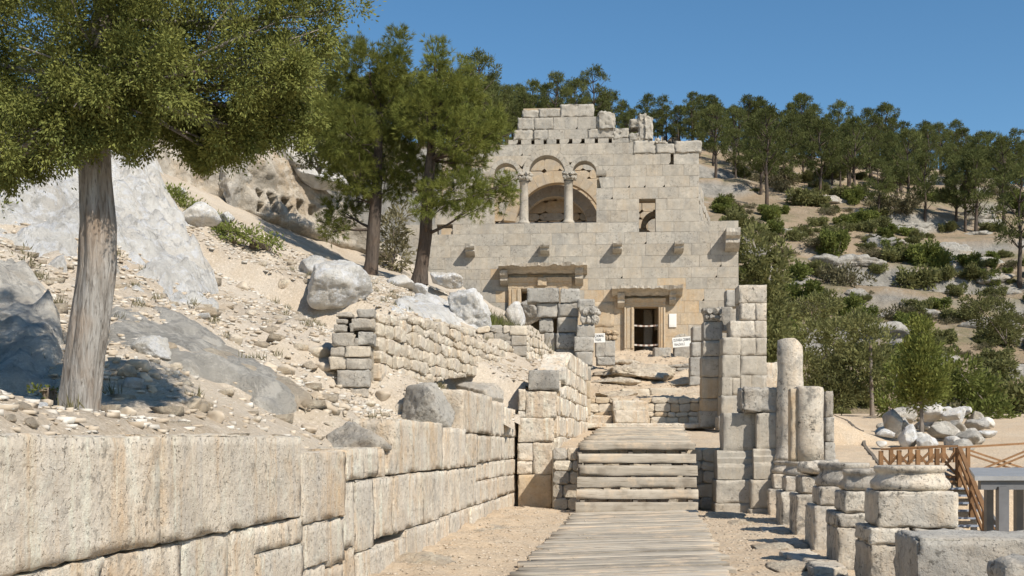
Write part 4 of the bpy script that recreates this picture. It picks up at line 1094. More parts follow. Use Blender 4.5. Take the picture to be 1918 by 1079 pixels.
for s in (0, .5, 1., 1.45):
    p = h0+(h1-h0)*s; part_bar('post', (p.x, p.y, p.z-1.0), p, .1, .1, MAT['brown'], stair)
for o in (.32, .62): part_bar('mid_rail', h0-Vector((0, 0, o)), h0+(h1-h0)*1.45-Vector((0, 0, o)), .05, .09, MAT['brown'], stair)
she = thing('steel_shelter', 'open grey steel shelter with a flat sheet roof at the right edge', 'shelter', P(1870, 1000, 21))
A = [P(1826, 901, 18.8), P(2120, 894, 19.0), P(2150, 879, 25.6), P(1815, 881, 25.4)]
for p in A: p.z = 1.0
up = Vector((0, 0, .07))
obj('roof', A+[p+up for p in A], [(3, 2, 1, 0), (4, 5, 6, 7), (0, 1, 5, 4), (1, 2, 6, 5), (2, 3, 7, 6), (3, 0, 4, 7)], MAT['roof'], she)
part_bar('beam', A[0]+Vector((.12, .12, -.075)), A[1]+Vector((0, .12, -.075)), .1, .15, MAT['steel'], she)
part_bar('beam', A[3]+Vector((.12, -.2, -.075)), A[2]+Vector((0, -.2, -.075)), .1, .15, MAT['steel'], she)
for q in (A[0]+Vector((.5, .12, 0)), P(1876, 890, 18.9), P(1908, 890, 22), P(1852, 890, 23.5), P(1960, 890, 19), P(1990, 890, 24)):
    part_bar('post', (q.x, q.y, -1.35), (q.x, q.y, .9), .14, .14, MAT['steel'], she)

# bare rock standing out of the slope: sheets that follow the slope surface
def sdpoly(px, py, poly):
    d = 1e9; ins = False; n = len(poly)
    for i in range(n):
        x0, y0 = poly[i]; x1, y1 = poly[(i+1) % n]
        ex, ey = x1-x0, y1-y0; wx, wy = px-x0, py-y0
        t = max(0., min(1., (wx*ex+wy*ey)/(ex*ex+ey*ey))); d = min(d, math.hypot(wx-ex*t, wy-ey*t))
        if (y0 > py) != (y1 > py) and px < (x1-x0)*(py-y0)/(y1-y0)+x0: ins = not ins
    return d if ins else -d
def rock_sheet(name, poly, mat, X0, X1, Y0, Y1, step, lift, edge, rid, fq, fine, sd=0.):
    nx, ny = int((X1-X0)/step), int((Y1-Y0)/step); V = []; ok = []
    for j in range(ny+1):
        for i in range(nx+1):
            x, y = X0+i*step, Y0+j*step; z = slope_base(x, y); tt = x-.125*y
            if y < 27: z = min(z, WTOP(y)-.03+.5*max(0, -3.75-tt))
            px, py = 959+F*x/y, HOR-F*(z-EYE)/y
            d = sdpoly(px, py, poly)+edge*.9*noise.noise(Vector((x*.9, y*.9, sd)))+edge*.4*noise.noise(Vector((x*3, y*3, sd)))
            ok.append(d > -edge and tt < tb(y)-.1)
            if d > -edge:
                q = Vector((x, y*.8, z*1.2))*fq+Vector((sd, 0, 0))
                r = noise.ridged_multi_fractal(q, .9, 2.1, 5, 1., 2.)-.9
                c = noise.voronoi(q*1.7)[0]
                z += lift*sstep(-edge*.9, edge*1.2, d)-1.1*max(0, -d/edge-.2)+ (rid*r+rid*1.2*(c[1]-c[0]-.25)+fine*fbm(q*4.5, .6, 5))*min(1, max(0, (d+edge)/(edge*1.6)))
            V.append((x, y, z))
    m = nx+1; Fc = []
    for j in range(ny):
        for i in range(nx):
            a = j*m+i
            if ok[a] and ok[a+1] and ok[a+m] and ok[a+m+1]: Fc.append((a, a+1, a+m+1, a+m))
    used = sorted({k for f in Fc for k in f}); ix = {k: q for q, k in enumerate(used)}
    return tag(obj(name, [V[k] for k in used], np.array([[ix[k] for k in f] for f in Fc]), mat, None, True), kind='structure')
rock_sheet('rock_face', [(-300, 255), (60, 262), (140, 258), (272, 262), (288, 330), (330, 410), (352, 450), (398, 545), (396, 604), (330, 612), (245, 565), (215, 480), (150, 480), (120, 530), (40, 480), (-300, 490)], MAT['rock'], -13., -3.5, 13.5, 35, .1, .35, 22, .42, .6, .2, 2.)
rock_sheet('bedrock_slab', [(205, 500), (330, 590), (400, 632), (470, 684), (530, 730), (560, 765), (530, 780), (500, 766), (430, 722), (330, 690), (200, 650)], MAT['rock_grey'], -8., -1.5, 10.5, 22, .085, .14, 16, .11, .7, .06, 7.)
rock_sheet('bedrock_hump', [(-300, 500), (20, 510), (80, 560), (115, 640), (115, 738), (-300, 742)], MAT['rock_grey'], -11., -3.5, 9.5, 19, .09, .2, 18, .26, .8, .1, 11.)
rock_sheet('bedrock_rib', [(330, 672), (420, 706), (480, 742), (545, 765), (575, 770), (580, 755), (545, 728), (480, 700), (400, 668)], MAT['rock_sand'], -5.5, -1.2, 10.5, 18, .08, .16, 12, .07, 1., .03, 19.)
rock_sheet('bedrock_crest', [(735, 578), (750, 562), (800, 552), (850, 558), (880, 590), (940, 625), (850, 602), (785, 590)], MAT['rock'], -4.5, .2, 18, 34, .1, .12, 12, .14, .9, .05, 23.)

# ------------------------------------------------------------------ cliff and boulders
c0, c1 = P(215, HOR, 38.5), P(735, HOR, 46.5)
kf = along(c0, c1); LC = (c1-c0).length
NI = [(487, 365), (512, 372), (540, 378), (565, 383), (590, 391), (483, 390), (512, 391), (541, 393), (565, 394)]
NU = [kf.uv(x, y) for x, y in NI]
ctop = lin([(0, 12.4), (2, 12.6), (4.2, 12.2), (5, 12.6), (7, 12.2), (8.3, 11.4), (9.5, 10.6), (LC, 9.2)])
nu, nzv = int(LC/.075), 120
V = []
for i in range(nu+1):
    u = LC*i/nu; zt_ = ctop(u)+.3*nz(u*1.3, 2.)+.12*nz(u*4, 5.)
    for j in range(nzv+1):
        z = 4.5+(zt_-4.5)*j/nzv
        q = Vector((u*.45, z*.45, 3.3))
        n = .45*fbm(q, .75, 6)+.35*noise.noise(Vector((u*.3, z*.9+u*.25, 8.)))
        n += .55*sstep(9.2, 9.6, z+.12*(u-7)) if u > 4.6 else 0           # overhanging beds above the niches
        n -= .22*(z-4.5)*.35
        for a, b in NU:
            if abs(u-a) < .17 and abs(z-b) < .17: n -= .8
        if j == nzv: n -= .5
        V.append(kf.p(u, z, n))
    V.append(kf.p(u, zt_+.1, -1.6)); V.append(kf.p(u, zt_+.2, -5.5))
m = nzv+3; Fc = np.array([(i*m+j, (i+1)*m+j, (i+1)*m+j+1, i*m+j+1) for i in range(nu) for j in range(m-1)])
tag(obj('cliff', V, Fc, MAT['rock_ochre'], None, True), kind='structure')
def brock(px, py, Y, rx, ry, rz_, mat, lb, name='boulder', cat='boulder', group=None, sink=0., **k):
    s = Y/F; c = P(px, py, Y); c.z -= sink
    return rock(name, c, (rx*s, rz_, ry*s), MAT[mat], lb, group, cat, **k)
brock(622, 535, 27, 62, 46, .9, 'rock', 'big white boulder on the slope left of the pines', sub=4, seed=41, amp=.07, tilt=(0, .45, 0))
brock(590, 505, 29, 35, 22, .5, 'rock', 'small white boulder touching the top of the big one', sub=3, seed=43, amp=.08)
brock(882, 577, 32.5, 46, 42, .8, 'rock', 'bright white boulder above the second rubble wall', sub=4, seed=51, amp=.09, tilt=(0, .5, 0))
brock(834, 526, 37, 36, 15, .6, 'rock', 'flat white slab boulder right of the right pine trunk', sub=4, seed=55, amp=.06, tilt=(0, .25, 0))
brock(755, 533, 36.5, 28, 14, .4, 'rock', 'low white stone between the two pine trunks', sub=3, seed=58, amp=.07)
brock(790, 541, 35, 14, 12, .25, 'rock', 'small pale stone at the foot of the right pine', sub=3, seed=60, amp=.07)
brock(985, 585, 40, 26, 22, .6, 'rock_grey', 'rounded grey boulder in front of the left doorway', sub=4, seed=63, amp=.07)
brock(965, 592, 39, 20, 22, .4, 'rock', 'white boulder beside the grasses below the left doorway', sub=3, seed=64, amp=.07)
brock(550, 294, 44.6, 88, 34, 1.2, 'rock_grey', 'tilted grey rock slab on top of the cliff with niches', 'rock_slab', 'rock slab', sub=5, seed=67, amp=.08, ridged=.03, tilt=(0, .3, .3))
brock(505, 272, 44.5, 60, 26, 1.2, 'rock_grey', 'upper weathered rock slab at the cliff edge', 'rock_slab', 'rock slab', sub=5, seed=68, amp=.08, tilt=(0, .1, 0))
brock(610, 335, 44.2, 50, 22, .9, 'rock', 'pale rock slab at the right end of the cliff top', 'rock_slab', 'rock slab', sub=4, seed=69, amp=.07, tilt=(0, .4, 0))
brock(445, 335, 42.0, 30, 70, .8, 'rock_grey', 'upright grey rock buttress left of the carved niches', 'rock_buttress', 'rock', sub=5, seed=70, amp=.07, tilt=(0, .05, 0))
brock(368, 405, 31, 36, 20, .5, 'rock', 'white stone beside the creeping juniper', sub=3, seed=72, amp=.07)
brock(425, 408, 33, 16, 12, .3, 'rock', 'small white stone at the right end of the creeping juniper', sub=3, seed=73, amp=.07)
brock(335, 358, 33, 12, 8, .3, 'rock', 'small pale stone above the creeping juniper', sub=3, seed=74, amp=.07)
brock(378, 596, 19, 20, 12, .25, 'rock', 'pale boulder at the foot of the white outcrop', sub=3, seed=75, amp=.07)
brock(288, 660, 14.0, 34, 24, .25, 'rock', 'white boulder above the loose stones right of the tree', sub=4, seed=76, amp=.09)
# loose stones one can pick out on the slope
rr = random.Random(15)
def on_slope(px, py, guess=15.):
    lo, hi = 6., 52.; prev = None
    y = lo
    while y < hi:
        p = P(px, py, y); t = p.x-.125*p.y
        if t < tb(y) and p.z <= slope_f(p.x, p.y): return p
        y += .08
    return None
LOOSE = [(262, 690), (272, 712), (300, 710), (250, 725), (330, 690), (345, 757), (358, 762), (375, 770), (390, 762), (420, 740), (460, 720), (500, 690), (540, 700), (590, 745), (640, 765), (612, 770), (745, 770), (765, 762), (720, 745), (690, 760), (560, 655), (600, 662), (520, 600), (470, 590), (440, 640), (500, 560), (560, 600), (240, 700), (285, 735), (310, 655), (605, 690), (580, 690), (660, 655), (455, 540), (530, 540), (350, 720), (405, 790), (480, 790), (620, 800), (655, 812), (580, 810), (240, 780), (40, 770), (80, 765), (20, 790), (60, 800)]
for k, (x, y) in enumerate(LOOSE):
    p = on_slope(x, y)
    if not p: continue
    s = rr.uniform(9, 19)*p.y/F*(1.2 if y > 640 else .9)
    rock('loose_stone', p+Vector((0, 0, s*.25)), (s, s*.8, s*rr.uniform(.5, .75)), MAT[rr.choice(['pebble', 'rock', 'rubble', 'rock_sand'])], 'loose pale stone lying on the bare slope above the ashlar wall', 'loose stones on the slope', 'stone', sub=2, seed=200+k, amp=.02, planes=13, smooth=False)
def gravel(name, lb, pts, smin, smax, mat, seed):
    rr = random.Random(seed); base = []
    for q in range(14):
        b = np.array([[x, y, z] for x in (-1, 1) for y in (-.75, .75) for z in (-.5, .5)], float)
        b = b*np.array([[rr.uniform(.45, 1.05) for _ in range(3)] for _ in range(8)])*np.array([1, rr.uniform(.6, 1), rr.uniform(.5, 1)])
        base.append((b, np.array([(0, 1, 3), (0, 3, 2), (4, 6, 7), (4, 7, 5), (0, 4, 5), (0, 5, 1), (2, 3, 7), (2, 7, 6), (0, 2, 6), (0, 6, 4), (1, 5, 7), (1, 7, 3)])))
    VV = []; FF = []; n = 0
    for p in pts:
        v, f = base[rr.randrange(14)]; s = smin+(smax-smin)*rr.random()**2.6; a = rr.uniform(0, 6.28)
        c_, s_ = math.cos(a)*s, math.sin(a)*s
        w = np.c_[v[:, 0]*c_-v[:, 1]*s_, v[:, 0]*s_+v[:, 1]*c_, v[:, 2]*s]+np.array([p[0], p[1], p[2]+s*.02])
        VV.append(w); FF.append(f+n); n += len(v)
    o = obj(name, np.concatenate(VV), np.concatenate(FF), mat); return tag(o, lb, None, None, 'stuff')
rr = random.Random(3)
pts = []
while len(pts) < 26000:
    px, py = rr.uniform(200, 780), rr.uniform(470, 830)
    y = rr.uniform(6.5, 38); x = rr.uniform(-9, 1)
    if x-.125*y > tb(y)-.1: continue
    if nz(x*.5, y*.4, 9.) < -.15 and rr.random() < .75: continue
    pts.append((x, y, slope_f(x, y)))
gravel('scree', 'pale broken scree strewn over the slope', pts[:15000], .014, .085, MAT['pebble'], 1)
gravel('scree', 'grey and white broken scree strewn over the slope', pts[15000:], .012, .075, MAT['pebble_white'], 2)
pts = []
while len(pts) < 420:
    y = rr.uniform(10, 34); x = rr.uniform(-8, .5)
    if x-.125*y > tb(y)-.4 or nz(x*.35, y*.3, 2.) < -.1: continue
    pts.append((x, y, slope_f(x, y)))
gravel('rubble_stones', 'larger broken rubble half buried in the slope', pts, .07, .24, MAT['rock_sand'], 9)
pts = []
while len(pts) < 6000:
    y = rr.uniform(9.5, 25); t = rr.uniform(-3.1, 2.3); x = t+.125*y
    c = .5+(y-7.2)/16.5*2.0
    if abs(x-c) < 1.25 and rr.random() < .93: continue
    pts.append((x, y, ground_f(x, y)+(.03 if abs(x-c) < 1.25 else 0)))
gravel('gravel', 'fine pale gravel scattered along the path', pts, .008, .032, MAT['pebble'], 4)
pts = []
while len(pts) < 2600:
    y = rr.uniform(37.6, 53); t = rr.uniform(-2.4, 2.6); x = t+.125*y; pts.append((x, y, ground_f(x, y)))
gravel('gravel', 'broken pale stone on the ramp up to the church door', pts, .015, .07, MAT['pebble'], 6)
# bedrock showing through the path
brock(790, 1058, 14.8, 100, 26, .9, 'rock_sand', 'bleached bedrock bulge at the foot of the ashlar wall', 'bedrock_slab', 'rock slab', sub=4, seed=81, amp=.08, ridged=.03, tilt=(0, .1, .2), sink=.0)
brock(900, 1000, 19.5, 60, 12, .8, 'rock_sand', 'low bedrock patch between the ashlar wall and the boardwalk', 'bedrock_slab', 'rock slab', sub=4, seed=82, amp=.08, ridged=.03, tilt=(0, -.05, .2), sink=.02)
for k, (x, y, Y, rx, ry) in enumerate([(1385, 985, 21.5, 40, 9), (1352, 968, 23.2, 44, 7), (1440, 1030, 17, 36, 14), (1480, 1062, 14.6, 34, 14), (1410, 1010, 19, 30, 9)]):
    brock(x, y, Y, rx, ry, .35, 'rock_sand', ['long flat stone on the path in front of the pedestals', 'flat slab stone at the right foot of the wooden steps', 'pale rock in the gravel beside the kerb stones', 'rounded pale rock near the bottom edge beside the kerb', 'small flat rock on the right edge of the path'][k], 'path_stone', 'stone', sub=3, seed=90+k, amp=.08)
brock(1180, 700, 46, 62, 16, 2.2, 'rock_sand', 'pale worn bedrock mound on the ramp before the church', 'bedrock_slab', 'rock slab', sub=5, seed=98, amp=.1, ridged=.06, sink=.0)
for k, (x, y, Y, rx) in enumerate([(1150, 716, 44, 40), (1215, 690, 47, 34), (1280, 716, 44, 30), (1160, 742, 40.5, 40), (1290, 745, 40, 26), (1175, 680, 49, 30)]):
    brock(x, y, Y, rx, 7, .5, 'rock_sand', ['worn ledge of pale rock left in the passage', 'pale rock ledge below the church door', 'pale rock ledge at the right of the passage', 'low rock ledge above the cross wall', 'small rock ledge behind the right gate pilaster', 'uppermost pale rock ledge near the church wall'][k], 'rock_ledge', 'ledge', sub=4, seed=300+k, amp=.09, planes=7)
# rock heap on the terrace around the cypress
HEAP = [(1672, 795, 38.5, 24, 28, 'rock_grey'), (1700, 778, 41, 26, 16, 'rock_grey'), (1745, 775, 42, 28, 18, 'rock'), (1785, 780, 41.5, 26, 17, 'rock'), (1829, 783, 43.5, 18, 16, 'rock_grey'), (1700, 822, 36.5, 22, 26, 'rock'), (1760, 808, 38.5, 32, 17, 'rock_grey'), (1790, 800, 39.5, 20, 15, 'rock_grey'),
        (1812, 822, 37.5, 26, 14, 'rock_grey'), (1785, 832, 36.5, 18, 13, 'rock'), (1735, 830, 36, 26, 14, 'rock'), (1720, 765, 43, 16, 9, 'rock'), (1755, 768, 43, 20, 9, 'rock_grey'), (1805, 770, 43.5, 16, 10, 'rock'), (1770, 770, 44, 26, 12, 'rock'), (1690, 795, 40, 16, 16, 'rock_grey')]
for k, (x, y, Y, rx, ry, mt) in enumerate(HEAP):
    brock(x, y, Y, rx*.9, ry*.95, .45, mt, 'tumbled building stone in the heap around the small cypress', 'tumbled_block', 'stone', 'heap of stones around the cypress', sub=3, seed=120+k, amp=.012, planes=15, smooth=False)
rr = random.Random(51)
for k in range(34):
    x, d = rr.uniform(1650, 1850), rr.uniform(35.5, 44); X = (x-959)/F*d; q = rr.uniform(.12, .34)
    rock('tumbled_block', Vector((X, d, ground_h(X, d)+q*rr.uniform(.2, 1.1))), (q*1.3, q, q*.75), MAT[rr.choice(['rock', 'rock_grey', 'pebble_white'])], 'tumbled building stone in the heap around the small cypress', 'heap of stones around the cypress', 'stone', sub=2, seed=400+k, amp=.012, planes=13, smooth=False)
brock(1935, 856, 38, 110, 46, 2.5, 'rock_sand', 'bare sandy bank behind the rail fence on the right', 'sandy_bank', 'bank', sub=5, seed=140, amp=.05, sink=.4)
part = [P(1585, 789, 46), P(1652, 846, 33)]
mb = MB(); 
for a, b in ((P(1585, 789, 47), P(1651, 845, 31)), (P(1560, 789, 47), P(1585, 789, 47))):
    n = 16
    for k in range(n):
        p, q = a+(b-a)*(k/n), a+(b-a)*((k+1)/n)
        p.z = ground_f(p.x, p.y)+.012; q.z = ground_f(q.x, q.y)+.012
        mb.bar(p, q, .09, .05)
o = mb.build('terrace_edging', MAT['wood_dark']); tag(o, 'thin dark edging strip across the sandy terrace', 'edging')

# ------------------------------------------------------------------ vegetation
G = NP
def unit(a): return a/np.maximum(np.linalg.norm(a, axis=-1, keepdims=True), 1e-9)
def cards(c, d, L, W, fold=True):
    """one small pointed leaf or needle bunch per row: a diamond along d"""
    n = len(c); L = np.broadcast_to(np.asarray(L, float).reshape(-1, 1), (n, 1)); W = np.broadcast_to(np.asarray(W, float).reshape(-1, 1), (n, 1))
    side = unit(np.cross(d, G.normal(size=(n, 3))))
    V = np.stack([c, c+d*L*.5+side*W, c+d*L, c+d*L*.5-side*W], 1).reshape(-1, 3)
    return V, np.arange(n*4).reshape(-1, 4)
def crown_cards(blobs, dens, cr, per, L, W, up=.25, spread=.65, shell=.45, needles=1, jl=.35, fluff=0., rag=.08):
    CC = []; DD = []
    for c, r in blobs:
        r = np.asarray(r, float); area = 4*math.pi*(r.prod()**(2/3))
        nc = max(3, int(dens*area)); dr = unit(G.normal(size=(nc, 3)))
        f = shell+(1.06-shell)*G.random((nc, 1))**.55
        f = f*np.where(G.random((nc, 1)) < rag, 1.22, 1.)
        cen = np.asarray(c)+dr*r*f
        dirc = unit(dr/np.maximum(r, .05)*r.mean()+np.array([0, 0, up]))
        k = per; cen = np.repeat(cen, k, 0); dirc = np.repeat(dirc, k, 0)
        off = G.normal(size=cen.shape)*cr*.55
        pos = cen+off
        d = unit(dirc*(.8-.5*fluff)+unit(off)*(.45+.4*fluff)+G.normal(size=cen.shape)*spread*.45+np.array([0, 0, up*.3]))
        if needles > 1:
            pos = np.repeat(pos, needles, 0); d = unit(np.repeat(d, needles, 0)+G.normal(size=(len(pos), 3))*.42)
        CC.append(pos); DD.append(d)
    c = np.concatenate(CC); d = np.concatenate(DD); n = len(c)
    return cards(c, d, L*(1-jl+2*jl*G.random(n)), W*(1-jl+2*jl*G.random(n)))
def pxblobs(lst, Y, yr=.8, sc=1., rr=random.Random(2)):
    B = []
    for x, y, rx, ry in lst:
        d = Y+rr.uniform(-yr, yr); s = d/F*sc
        B.append((np.array(P(x, y, d)), (rx*s, (rx+ry)/2*s, ry*s)))
    return B
def trunk_mesh(name, pts, rads, mat, parent, n=22, rings=46, ridge=.12, fq=7.):
    pts = np.array([list(p) for p in pts]); t = np.linspace(0, 1, len(pts)); T = np.linspace(0, 1, rings)
    X = np.stack([np.interp(T, t, pts[:, k]) for k in range(3)], 1)
    for _ in range(3): X[1:-1] = (X[:-2]+2*X[1:-1]+X[2:])/4
    rd = np.interp(T, t, rads); V = []
    sd = R.uniform(0, 50)
    for i in range(rings):
        for k in range(n):
            a = 2*math.pi*k/n; tw = a+.5*T[i]
            e = 1+ridge*noise.noise(Vector((math.cos(tw)*fq*.35+sd, math.sin(tw)*fq*.35, X[i][2]*.45)))+ridge*.55*noise.noise(Vector((math.cos(tw)*fq, math.sin(tw)*fq, X[i][2]*.7+sd)))-ridge*.8*max(0, .25-abs(noise.noise(Vector((math.cos(tw)*fq*1.3, math.sin(tw)*fq*1.3, X[i][2]*.5-sd)))))*2
            if i < rings*.12: e += .18*(1-i/(rings*.12))*(1+.8*math.sin(3*a+sd))
            V.append((X[i][0]+math.cos(a)*rd[i]*e, X[i][1]+math.sin(a)*rd[i]*e, X[i][2]))
    Fc = [(i*n+k, i*n+(k+1) % n, (i+1)*n+(k+1) % n, (i+1)*n+k) for i in range(rings-1) for k in range(n)]
    Fc.append(tuple((rings-1)*n+k for k in range(n)))
    return obj(name, V, Fc, mat, parent, True)
def limbs(name, starts, blobs, mat, parent, r0, r1, n=6, sag=.1, rr=random.Random(6)):
    mb = MB()
    for c, r in blobs:
        s = Vector(min(starts, key=lambda p: (Vector(p)-Vector(c)).length+(.8 if p[2] > c[2] else 0))); c = Vector(c)
        m = (s+c)/2+Vector((rr.uniform(-.1, .1), rr.uniform(-.1, .1), -sag*(c-s).length*.4))
        mb.tube([s, (s+m)/2, m, (m+c)/2, c], [r0, r0*.85, r0*.65, r0*.4, r1], n)
        for q in range(3):
            d = Vector((rr.gauss(0, 1), rr.gauss(0, 1), rr.gauss(.2, .6))); e = c+Vector((d.x*r[0], d.y*r[1], d.z*r[2]))*.6
            mb.tube([m+(c-m)*.3, (m+e)/2, e], [r0*.35, r0*.25, r1*.5], 4)
    return mb.build(name, mat, parent, True)
# --- the big juniper on the left
JY = 9.7
jun = thing('juniper_tree', 'large old juniper with thick fibrous trunk at the upper left', 'tree', P(150, 800, JY))
jt = [P(143, 815, JY), P(147, 770, JY), P(156, 690, JY), P(168, 600, JY), P(182, 500, JY), P(184, 420, JY), P(178, 330, JY), P(176, 240, JY), P(185, 150, JY), P(195, 40, JY), P(205, -80, JY)]
trunk_mesh('trunk', jt, [.19, .168, .158, .154, .15, .147, .135, .125, .11, .085, .06], MAT['bark_juniper'], jun, 64, 120, .16, 6.)
JB = [(40, 110, 130, 120), (70, 215, 105, 60), (25, 285, 50, 26), (90, 272, 55, 18), (150, 50, 150, 105), (205, 175, 105, 75), (130, 215, 100, 45), (215, 245, 52, 24),
      (330, 50, 130, 105), (400, 140, 118, 95), (345, 205, 72, 60), (470, 60, 110, 105), (500, 165, 72, 65), (430, 235, 60, 34), (395, 268, 34, 18), (470, 225, 45, 35), (575, 40, 62, 58), (630, 18, 36, 34), (610, 62, 34, 22), (545, 110, 45, 55),
      (100, -110, 200, 120), (350, -120, 210, 120), (-110, 90, 130, 190), (-120, -120, 150, 120), (540, -90, 110, 80), (220, -260, 220, 110), (270, 110, 90, 80), (-90, 250, 60, 50)]
jb = pxblobs(JB, JY+.2, .9)+pxblobs([(180, 150, 70, 50), (150, 205, 60, 35), (235, 110, 70, 60), (190, 60, 80, 60), (120, 120, 70, 60), (225, 215, 46, 34), (60, 170, 70, 50), (330, 140, 70, 60), (190, 232, 40, 24), (250, 235, 34, 26), (130, 235, 40, 22), (225, 180, 50, 40), (160, 260, 16, 8)], JY-.55, .15)+pxblobs([(380, 225, 70, 40), (440, 255, 46, 24), (500, 210, 50, 40), (360, 255, 40, 20), (300, 170, 60, 50), (540, 160, 36, 40), (400, 250, 60, 34), (470, 245, 60, 36), (530, 215, 45, 44), (565, 170, 36, 46), (60, 250, 60, 34), (20, 310, 26, 16), (75, 300, 34, 12), (-60, 180, 90, 70), (62, 305, 34, 20), (12, 328, 22, 14), (398, 284, 30, 18), (250, 262, 22, 14), (430, 275, 20, 16)], JY+.3, .4)
rr = random.Random(17)
droop = []
for k in range(150):
    c, r = jb[rr.randrange(len(jb))]; a = rr.uniform(0, 6.28); e = rr.uniform(.5, .95)
    droop.append((np.array(c)+np.array((math.cos(a)*r[0]*e, math.sin(a)*r[1]*e, -r[2]*rr.uniform(.6, 1.0))), (.06, .06, rr.uniform(.08, .17))))
V, Fc = crown_cards(jb, 10.5, .12, 340, .034, .0068, .1, .8, .72, fluff=.9, rag=.25)
V2, F2 = crown_cards(droop, 60, .045, 70, .034, .008, -.1, .8, .5, fluff=.9)
obj('crown', np.concatenate([V, V2]), np.concatenate([Fc, F2+len(V)]), MAT['leaf_juniper'], jun)
limbs('limb', jt[8:], jb, MAT['bark_juniper'], jun, .035, .008, 6, .05)
# --- two pines in the middle
def pine(lb, trunk, rads, blobs, Y, dens, sd):
    t = thing('pine_tree', lb, 'tree', trunk[0])
    trunk_mesh('trunk', trunk, rads, MAT['bark_pine'], t, 20, 50, .12, 5.)
    b = pxblobs([(x, y, rx*.84, ry*.84) for x, y, rx, ry in blobs], Y, 1.3, 1., random.Random(sd))
    V, Fc = crown_cards(b, dens*.95, .15, 5, .19, .0062, .45, .6, .45, needles=18, jl=.3)
    obj('crown', V, Fc, MAT['leaf_pine'], t)
    limbs('limb', trunk[2:], b, MAT['bark_pine'], t, .06, .015, 6, .12, random.Random(sd))
YA, YB = 38.5, 38.0
pine('left of the two round-crowned pines standing before the church', [P(693, 517, YA), P(697, 480, YA), P(700, 430, YA), P(704, 380, YA), P(708, 300, YA), P(712, 200, YA), P(722, 110, YA)], [.24, .22, .21, .19, .15, .1, .04],
     [(690, 135, 70, 58), (748, 85, 22, 42), (735, 130, 40, 45), (720, 200, 85, 68), (640, 165, 50, 50), (612, 215, 36, 42), (650, 250, 68, 58), (720, 290, 72, 58), (660, 325, 58, 42), (638, 290, 40, 30), (640, 395, 40, 30), (622, 425, 26, 28), (668, 370, 34, 28), (735, 345, 50, 33), (660, 95, 30, 25)], YA, 13, 3)
pine('right of the two round-crowned pines, branch reaching over the church window', [P(785, 534, YB), P(790, 490, YB), P(798, 440, YB), P(800, 385, YB), P(806, 300, YB), P(815, 200, YB), P(815, 110, YB)], [.25, .22, .21, .19, .15, .1, .04],
     [(815, 105, 24, 38), (832, 150, 52, 48), (870, 180, 44, 48), (800, 210, 66, 58), (868, 250, 66, 52), (918, 235, 38, 44), (820, 290, 76, 54), (882, 300, 40, 30), (780, 335, 58, 42), (850, 355, 70, 42), (918, 362, 48, 32), (952, 346, 28, 16), (882, 392, 42, 18), (800, 385, 38, 20), (935, 250, 22, 26), (885, 135, 16, 14)], YB, 13, 4)
# --- hill pines: six kinds, copied
def hill_pine(sd, H, flat, spread, low, mat):
    rr = random.Random(sd); t = bpy.data.objects.new('pine_tree', None)
    lean = rr.uniform(-.4, .4)
    pts = [Vector((lean*z*z/H/H, .3*math.sin(z+sd)*z/H, z)) for z in np.linspace(-.6, H*.96, 9)]
    mb = MB(); mb.tube(pts, [.26-.22*k/8 for k in range(9)], 7)
    B = []
    nb = rr.randint(15, 20)
    for k in range(nb):
        s = (k+.5)/nb; z = H*(low+(1-low)*s)
        e = spread*(math.sin(math.pi*(.18+.75*s**(1.15)))**.8)*rr.uniform(.55, 1.12); a = k*2.4+rr.uniform(-.5, .5)
        c = Vector((math.cos(a)*e+lean*s, math.sin(a)*e, z+rr.uniform(-.3, .3)))
        rad = rr.uniform(.42, .88)*(1.05-.35*s)
        B.append((np.array(c), (rad, rad, rad*flat)))
        tz = max(.5, z-.25*e-.2); i = min(8, int(tz/H*8)); mb.tube([pts[i], (pts[i]+c)/2+Vector((0, 0, -.05)), c], [.07, .05, .02], 4)
    B.append((np.array((lean, 0, H*.97)), (.8, .8, .5)))
    V, Fc = crown_cards(B, 6.5, .26, 12, .42, .042, .6, .75, .2)
    cr = obj('crown', V, Fc, mat, None); cr.parent = t
    tr = mb.build('trunk', MAT['bark_pine'], None, True); tr.parent = t
    return t
protos = [hill_pine(11, 10, .48, 2.3, .36, MAT['leaf_hill']), hill_pine(12, 11, .42, 2.6, .42, MAT['leaf_hill']), hill_pine(13, 9, .55, 2.2, .3, MAT['leaf_hill']), hill_pine(14, 10, .5, 1.9, .33, MAT['leaf_hill']), hill_pine(15, 8, .6, 2.1, .25, MAT['leaf_hill']), hill_pine(16, 11.5, .45, 2.5, .45, MAT['leaf_hill'])]
def proj(p): return 959+F*p[0]/p[1], HOR-F*(p[2]-EYE)/p[1]
def hill_hit(px, py, y0=60., y1=260.):
    y = y0
    while y < y1:
        p = P(px, py, y)
        if p.z <= hill_h(p.x, p.y): return p
        y += .6
    return None
placed = []
ordn = ['first', 'second', 'third', 'fourth', 'fifth', 'sixth', 'seventh', 'eighth', 'ninth', 'tenth', 'eleventh', 'twelfth']
rr = random.Random(77)
FR = [(1436, 390, 203), (1537, 382, 225), (1600, 362, 222), (1646, 421, 300), (1701, 388, 245), (1733, 419, 290), (1791, 415, 295), (1808, 433, 300), (1828, 437, 285), (1880, 425, 260), (1910, 539, 310)]
for k, (x, yb, yt) in enumerate(FR):
    p = hill_hit(x, yb)
    if not p: continue
    h = (yb-yt)/F*p.y; q = rr.choice([0, 1, 5, 3]); H0 = [10, 11, 9, 10, 8, 11.5][q]
    dup(protos[q], p-Vector((0, 0, .2)), rr.uniform(0, 6.3), h/H0, f'tall hillside pine with bare dark trunk, {ordn[k]} from the church in the front row', 'tree', 'front row of pines on the hillside')
    placed.append((p.x, p.y))
